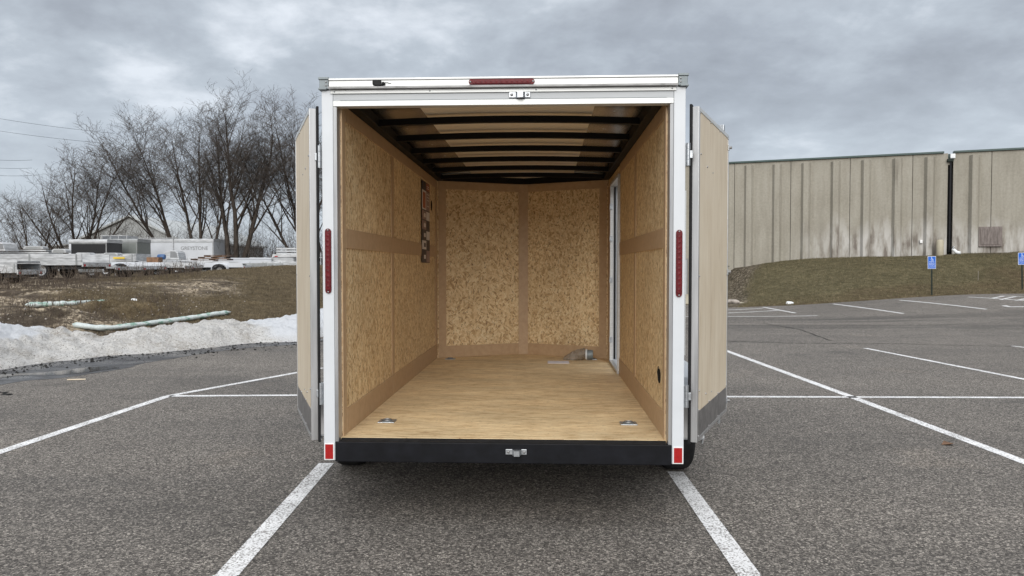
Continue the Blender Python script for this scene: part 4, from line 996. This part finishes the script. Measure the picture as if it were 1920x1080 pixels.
N_ += tree(562, 480, 165, 62, [(0, 0, -.16, .1, .97), (.3, 0, .12, -.1, .95), (0, .2, -.45, 0, .7)], .95, 16, 'bare tree mostly hidden behind the open left door', 1.1, 0.19)
N_ += tree(466, 480, 330, 57, [(0, 0, .05, .1, 1.0)], .9, 17, 'slender young bare tree just right of the tallest trunks', .7, 0.05)
N_ += tree(610, 480, 240, 66, [(0, 0, -.2, .1, .97), (.3, 0, .3, -.1, .9)], .95, 18, 'bare tree seen in the gap between left door and trailer', .9, 0.14)
pass
# thicket of bare brush
rg = random.Random(44); sg = []
for i in range(900):
    x = rg.uniform(-52, -16); y = rg.uniform(60, 76); p = Vector((x, y, 1.0)); h = rg.uniform(1.6, 4.4)
    dv = Vector((rg.gauss(0, .3), rg.gauss(0, .3), 1)).normalized(); r = .022
    for k in range(4):
        q = p+dv*h/4; sg.append((tuple(p), tuple(q), r, r*.7))
        for _ in range(3):
            e = Vector((rg.gauss(0, .6), rg.gauss(0, .6), rg.uniform(.2, 1))).normalized(); q2 = q+e*h*rg.uniform(.15, .3); sg.append((tuple(q), tuple(q2), r*.6, .006))
            sg.append((tuple(q2), tuple(q2+Vector((rg.gauss(0, .3), rg.gauss(0, .3), .4))*h*.2), .009, .004))
        p = q; r *= .7; dv = (dv+Vector((rg.gauss(0, .15), rg.gauss(0, .15), 0))).normalized()
V, F_ = tree_mesh(sg, 3); tag(mesh_np('bare_brush', V, F_, M['twig']), kind='stuff')

# pale shed with gable
Yb = 88.0
pk = at(245, 404, Yb); el = at(150, 449, Yb); er = at(335, 446, Yb)
sh = empty('shed', (pk.x, Yb, 1.0)); tag(sh, 'pale metal shed with a low gable behind the bare trees', 'building')
gx0, gx1 = el.x-pk.x, er.x-pk.x; pz_ = pk.z-1; ez = el.z-1
MB().prism([(gx0, 0), (gx1, 0), (gx1, ez-.15), (0, pz_-.2), (gx0, ez-.15)], 'y', 0, 30).build('wall', M['farwall'], sh)
MB().prism([(gx0-.4, ez-.25), (0, pz_-.12), (gx1+.4, ez-.25), (gx1+.4, ez+.0), (0, pz_+.1), (gx0-.4, ez)], 'y', -.4, 30.4).build('roof', M['farroof'], sh)
MB().prism([(gx0-10, 0), (gx0-.5, 0), (gx0-.5, ez-.5), (gx0-10, ez-1.3)], 'y', 2, 26).build('side_wing', M['farwall'], sh)
MB().prism([(gx0-10.4, ez-1.28), (gx0-.45, ez-.48), (0, pz_-.3), (gx0-.45, ez-.3), (gx0-10.4, ez-1.1)], 'y', 1.6, 26.5).build('wing_roof', M['farroof'], sh)
# overhead cables from a pole outside the left edge
pole = empty('utility_pole', (-66, 84, 1.0)); tag(pole, 'wooden utility pole beyond the left edge carrying the overhead cables', 'utility pole')
MB().tube([(0, 0, 0), (0, 0, 19)], [.18, .12], 8).build('pole', M['wood'], pole)
bx('crossarm', M['wood'], (-.08, -1.2, 17.6), (.08, 1.2, 17.8), pole)
cab = [((-60, 212), (215, 250), 'highest overhead cable crossing the sky at the left'), ((-60, 236), (215, 270), 'second overhead cable, just below the highest'),
       ((-60, 294), (60, 300), 'third overhead cable from the top, left of the trees'), ((-60, 309), (60, 315), 'fourth overhead cable from the top, left of the trees'), ((-60, 323), (60, 329), 'lowest overhead cable at the left edge')]
for a, b, lab in cab:
    p, q = at(a[0], a[1], 80), at(b[0], b[1], 72); pts = []
    for i in range(13):
        t = i/12; v_ = p.lerp(q, t); v_.z -= .35*4*t*(1-t)*.5; pts.append(v_)
    tag(MB().tube(pts, .014, 5).build('overhead_cable', M['wire']), lab, 'cable', 'overhead cables')

# ------------------------------------------------------------------ PARKED TRAILERS on the left lot
def place(o, px, Y, rz=0, dz=0):
    r = ray(px, 500); x = r[0]/r[1]*Y; o.location = (x, Y, float(land(x, Y, False))+dz); o.rotation_euler = (0, 0, rz)
def open_trailer(px, Y, rz, lab, Lg=4.6, Wt=1.9, deck=.55, side=.32, fender='round', axles=1, r=.31, gate=0, mat='tralu', stack=0, under=False):
    """low aluminium utility trailer, long axis along local x, tongue towards +x"""
    o = empty('utility_trailer'); tag(o, lab, 'utility trailer', 'utility trailers parked on the left lot'); place(o, px, Y, rz)
    h = Lg/2
    bx('deck', M['trgrey'], (-h, -Wt/2, deck-.05), (h, Wt/2, deck), o)
    bx('frame', M['trdark'], (-h+.1, -Wt/2+.08, deck-.26), (h-.1, Wt/2-.15, deck-.051), o)  # underframe shaped as one solid dark box to block light below the deck
    for s_ in (-1, 1):
        sr = bx('side_rail', M[mat], (-h, s_*Wt/2, deck-.10), (h, s_*(Wt/2+.05), deck+side), o, .008)
        if side > .2:
            for k in (-.5, 0., .5): bx('rail_post', M['trgrey'], (k*Lg*.9-.03, s_*(Wt/2+.051), deck-.08), (k*Lg*.9+.03, s_*(Wt/2+.075), deck+side-.01), sr)
            bx('rail_groove', M['trgrey'], (-h+.02, s_*(Wt/2+.0505), deck+side*.5), (h-.02, s_*(Wt/2+.056), deck+side*.5+.015), sr)
    bx('front_rail', M[mat], (h-.001, -Wt/2, deck-.08), (h+.05, Wt/2, deck+side), o, .008)
    bx('tail_rail', M[mat], (-h-.05, -Wt/2-.05, deck-.16), (-h-.001, Wt/2+.05, deck+.02), o, .008)
    for s_ in (-1, 1): bx('tail_light', M['tail'], (-h-.07, s_*(Wt/2-.12), deck-.14), (-h-.0505, s_*(Wt/2-.02), deck-.06), o)
    bx('side_marker', M['tail'], (-h+.15, -Wt/2-.075, deck-.09), (-h+.37, -Wt/2-.0555, deck-.02), o)
    MB().tube([(h, -.6, deck-.1), (h+1.1, 0, deck-.12), (h, .6, deck-.1)], .04, 6).build('tongue', M[mat], o)
    MB().tube([(h+1.05, 0, 0), (h+1.05, 0, deck+.25)], .03, 6).build('jack', M['zinc'], o)
    ys_ = [0] if axles == 1 else [-.42, .42]
    RZ = Matrix.Rotation(math.pi/2, 4, 'Z')
    for ax in ys_:
        for s_ in (-1, 1):
            wh = wheel(o, (s_*(Wt/2+(-.12 if under else .16)), 0, 0), r, .19, s_)
            for q in [wh]+[c_ for c_ in bpy.data.objects if c_.parent == wh]: q.data.transform(Matrix.Translation((ax, 0, r)) @ RZ.inverted())
    for s_ in ((-1, 1) if not under else ()):
        if fender == 'disc':
            pr = [(.52*math.cos(math.pi*i/12), r-.04+(.46)*math.sin(math.pi*i/12)) for i in range(13)]
            f1 = MB().prism(pr, 'y', s_*(Wt/2+.055), s_*(Wt/2+.28)).build('fender', M[mat], o, .015, smooth_=True)
            pr = [(.44*math.cos(math.pi*i/12), r+.0+(.36)*math.sin(math.pi*i/12)) for i in range(13)]
            MB().prism(pr, 'y', s_*(Wt/2+.281), s_*(Wt/2+.287)).build('fender_face', M['trgrey'], f1)
            continue
        span = .50 if axles == 1 else .98
        n = 9; pr = []
        for i in range(n):
            a = math.pi*i/(n-1); pr.append((-span*math.cos(a), r+.02+(.46 if fender == 'tall' else .38)*math.sin(a)**.7))
        pr2 = [(x*.93, z-.03) for x, z in pr[::-1]]
        MB().prism(pr+pr2, 'y', s_*(Wt/2+.055), s_*(Wt/2+.30)).build('fender', M[mat], o, smooth_=True)
    for k in range(stack):
        st_ = bx('stacked_bed', M[mat], (-h+.05*k, -Wt/2, deck+side+.02+.13*k), (h-.15*k, Wt/2, deck+side+.10+.13*k), o, .01)
    if gate:
        g = MB(); 
        for x in (-Wt/2+.03, 0, Wt/2-.03): g.box((-h-.10, x-.02, deck), (-h-.06, x+.02, deck+gate))
        for z in np.linspace(.1, gate, 6): g.box((-h-.10, -Wt/2, deck+z-.02), (-h-.061, Wt/2, deck+z+.02))
        g.build('ramp_gate', M[mat], o)
    return o
ot = open_trailer
ot(86, 31.0, math.pi-.03, 'long white sided tandem trailer behind the weeds at the far left', Lg=4.3, deck=.66, side=.36, axles=2, r=.35, under=True)
ot(8, 27.0, math.pi+.12, 'nearest low white trailer cut by the left edge of the photo', Lg=1.7, deck=.52, side=.24, r=.32, Wt=1.6, stack=1, under=True)
ot(36, 44.0, .08, 'stack of white trailer beds behind the long tandem trailer', Lg=4.2, deck=.98, side=.30, stack=2, axles=1, Wt=1.6)
ot(172, 34.5, math.pi+.5, 'small trailer with pale rounded fenders right of the tandem wheels', Lg=1.9, deck=.52, side=.05, r=.30, fender='disc')
ot(208, 35.5, math.pi-.2, 'low flat trailer with two broad round fenders in mid row', Lg=2.2, deck=.50, side=.07, fender='disc')
ot(218, 41.0, .05, 'long white deck trailer with a yellow decal below the black fronted one', Lg=2.9, deck=.88, side=.34, r=.3)
ot(254, 37.5, math.pi-.1, 'low white trailer with a dark arch fender left of the brown crate', mat='boxwhite', Lg=2.0, deck=.54, side=.2)
ot(305, 40.0, math.pi+.2, 'white open trailer with brown crate just left of the grass knoll', Lg=2.6, deck=.56, side=.18)
ot(338, 43.0, math.pi-.3, 'white trailer with grey round fender in front of the lettered trailer', Lg=2.3, deck=.60, side=.16, fender='disc')
ot(392, 46.0, math.pi+.1, 'flat trailer carrying brown timber pallets', Lg=3.0, deck=.72, side=.12)
ot(430, 44.0, math.pi-.1, 'low white trailer below the tallest tree', mat='boxwhite', Lg=2.6, deck=.58, side=.16)
ot(462, 49.0, math.pi+.3, 'white trailer behind the knoll right of the tallest tree', mat='boxwhite', Lg=3.2, deck=.80, side=.2, stack=1)
ot(476, 45.0, math.pi-.2, 'grey white trailer with slatted side above the knoll crest', Lg=2.8, deck=.52, side=.22, mat='trgrey')
ot(512, 50.0, .2, 'white trailer with raised bed near the open left door', Lg=2.8, deck=.85, side=.18, stack=1)
ot(535, 47.0, math.pi, 'low grey trailer just left of the open left door', Lg=2.4, deck=.60, side=.24, mat='tralu')
ot(546, 56.0, 0.1, 'raised stake bed trailer with slatted gate beside the left door', Lg=2.3, deck=1.35, side=.12, mat='tralu', gate=.0)
# slatted stake sides for the raised trailer
stk = empty('stake_rack', at(543, 480, 56.2)); stk.location.z = 2.35; tag(stk, 'white slatted rack standing on the raised trailer beside the left door', 'rack')
for k in range(4): bx('slat', M['tralu'], (-1.0, -.03, .02+.19*k), (1.05, .0, .13+.19*k), stk)
for x in (-.98, -.3, .35, 1.0): bx('rack_post', M['trgrey'], (x, .001, -.25), (x+.05, .04, .75), stk)
ot(600, 58.0, .1, 'dark trailer glimpsed in the gap beside the left door', Lg=3.0, deck=1.2, side=.5, mat='trblack')

def rounded(w_, h_, r, n=5):
    o = []
    for cx, cy, a0 in ((w_/2-r, h_-r, 0), (-w_/2+r, h_-r, 90)):
        for i in range(n+1): a = math.radians(a0+90*i/n); o.append((cx+r*math.cos(a), cy+r*math.sin(a)))
    return o+[(-w_/2, 0), (w_/2, 0)]
def box_trailer(px, Y, rz, lab, Lg, Wt, Ht, deck, mside, mroof, mfront, nm='enclosed_trailer'):
    o = empty(nm); tag(o, lab, 'enclosed trailer'); place(o, px, Y, rz); h = Lg/2
    bx('body', M[mside], (-h, -Wt/2, deck), (h, Wt/2, Ht-.22), o, .02)
    MB().prism([(a, b+Ht-.219) for a, b in rounded(Wt+.04, .24, .12)], 'x', -h-.02, h+.02).build('roof', M[mroof], o)
    bx('underframe', M['trdark'], (-h+.1, -Wt/2+.1, deck-.15), (h, Wt/2-.1, deck-.001), o)
    bx('top_trim', M['trgrey'], (-h, -Wt/2-.012, Ht-.30), (h, -Wt/2-.001, Ht-.26), o)
    bx('bottom_trim', M['trgrey'], (-h, -Wt/2-.012, deck), (h, -Wt/2-.001, deck+.08), o)
    for x in (-h+.02, h-.08): bx('corner_trim', M['trgrey'], (x, -Wt/2-.014, deck+.081), (x+.06, -Wt/2-.001, Ht-.301), o)
    RZ = Matrix.Rotation(math.pi/2, 4, 'Z')
    for ax in (-.45, .45):
        wh = wheel(o, (0, 0, 0), .34, .2, -1)
        for q in [wh]+[c_ for c_ in bpy.data.objects if c_.parent == wh]: q.data.transform(Matrix.Translation((ax, -Wt/2-.02, .34)) @ RZ)
    for s_ in (-1, 1): bx('tail_light', M['tail'], (-h-.02, s_*(Wt/2-.25), deck+.02), (-h-.001, s_*(Wt/2-.12), deck+.08), o)
    return o
g1 = box_trailer(334, 60, -.02, 'white box trailer with faded grey lettering along its side', 6.75, 2.2, 2.75, .6, 'boxwhite', 'tralu', 'boxwhite')
lettering('lettering', 'GREYSTONE', .40, M['letter'], g1, Matrix.Translation((1.85, -1.115, 2.0)) @ Matrix.Rotation(math.pi/2, 4, 'X') @ Matrix.Scale(.98, 4, (1, 0, 0)))
for k in range(8): bx('roof_marker', M['trgrey'], (-3.2+.09*k, -1.13, 2.60), (-3.16+.09*k, -1.121, 2.63), g1)
for x in (-1.9, .15):
    bx('ladder_post', M['tralu'], (x, -1.19, 1.9), (x+.05, -1.13, 2.95), g1)
bx('roof_rod', M['tralu'], (-2.9, -1.19, 2.80), (.2, -1.15, 2.84), g1)
g2 = box_trailer(243, 55, 0, 'dull green grey box trailer with a ladder rack on its roof', 2.2, 2.0, 2.55, .6, 'sage', 'trgrey', 'sage')
for x in (-1.6, -1.0, -.4, .2): bx('rack_hoop', M['tralu'], (x, -.8, 2.56), (x+.04, .8, 2.80), g2)
bx('rack_bar', M['tralu'], (-1.7, -.82, 2.801), (.3, -.78, 2.84), g2)
g3 = box_trailer(181, 52, .0, 'black sided trailer with rounded white roof edge behind the long white deck', 2.6, 2.0, 2.40, .6, 'trblack', 'tralu', 'trblack')
bx('side_panel', M['boxwhite'], (-1.31, -1.03, .7), (-1.15, -1.016, 2.1), g3)
bx('belt_panel', M['boxwhite'], (-1.15, -1.03, .7), (1.31, -1.016, 1.25), g3)
g4 = empty('truck_cap', at(6, 471, 42)); tag(g4, 'white rounded cap with dark side windows on the stack at the far left', 'truck cap')
MB().prism([(-1.2, 0), (.52, 0), (.46, .2), (.36, .42), (.2, .50), (-1.2, .52)], 'y', -.6, .6).build('shell', M['tralu'], g4, .02)
for x in (-1.1, -.55, -.02): MB().prism([(x, .10), (x+.46, .10), (x+.40, .40), (x, .42)], 'y', -.613, -.602).build('window', M['letter'], g4)
# loads and loose things on the trailers
def pos(px, py, Y): return at(px, py, Y)
def load(name, px, py, Y, dims, mat, lab, cat, rz=0):
    p = pos(px, py, Y); o = bx(name, M[mat], (-dims[0]/2, -dims[1]/2, 0), (dims[0]/2, dims[1]/2, dims[2]), None, .01); o.location = p; o.rotation_euler = (0, 0, rz); tag(o, lab, cat); return o
load('decal_board', 223, 485.5, 39.9, (.62, .03, .10), 'yellow', 'small yellow decal board on the long white deck trailer', 'decal')
load('wooden_crate', 290, 493, 39.2, (.62, .5, .30), 'wood', 'brown wooden crate on the white open trailer by the knoll', 'crate')
for k, (px, py, w_) in enumerate(((398, 488, 2.3), (402, 484.6, 1.7), (410, 481.4, 1.5))):
    pal = empty('pallet', pos(px, py, 45.6)); tag(pal, ('bottom', 'middle', 'top')[k]+' brown timber pallet of the stack on the flat trailer', 'pallet')
    for z in (0, .075): 
        for j in range(4): bx('board', M['wood'], (-w_/2, -.4+.22*j, z), (w_/2, -.28+.22*j, z+.02), pal)
    for x in (-w_/2, -.05, w_/2-.1): bx('block', M['trdark'], (x, -.4, .021), (x+.1, .38, .0745), pal)
bar = MB().lathe([(0, -.2), (.12, -.2), (.15, -.14), (.15, .14), (.12, .2), (0, .2)], (0, 0, .16), 'x', 14).build('blue_winch', M['blue'], smooth_=True)
bar.location = pos(303, 487, 41); tag(bar, 'blue rounded winch drum on the trailer in front of the lettered box', 'winch')
hd = empty('truck_cap', pos(327, 487, 44)); tag(hd, 'white truck cap with dark glass leaning before the lettered trailer', 'truck cap')
MB().prism([(-.5, 0), (.5, 0), (.42, .42), (.3, .52), (-.1, .55), (-.45, .3)], 'y', -.5, .5).build('shell', M['tralu'], hd, .02)
MB().prism([(-.02, .12), (.42, .12), (.36, .40), (.27, .47), (.0, .48)], 'y', -.512, -.502).build('glass', M['letter'], hd)
for px, Y, s_, lab in ((62, 41, 1.0, 'pale curved fender cover standing behind the long tandem trailer'), (110, 38, .95, 'curved white fender cover above the middle of the tandem trailer'), (155, 35.5, 1.0, 'large white fender cover at the right end of the tandem trailer'), (207, 38.5, 1.0, 'rounded white fender cover on the long deck trailer')):
    fc = empty('fender_cover', pos(px, {62: 467, 110: 474, 155: 490, 207: 479}[px], Y)); tag(fc, lab, 'fender')
    w_ = {62: 1.1, 110: .72, 155: .72, 207: .75}[px]; h_ = {62: .16, 110: .2, 155: .42, 207: .14}[px]
    outl = [(a*1.0, b) for a, b in rounded(w_, h_, min(.13, h_*.8))]
    MB().prism(outl, 'y', 0, .5).build('shell', M['tralu'], fc, .01)
    MB().prism([(a*.8, b*.78) for a, b in outl], 'y', -.012, -.002).build('recess', M['trgrey'], fc)
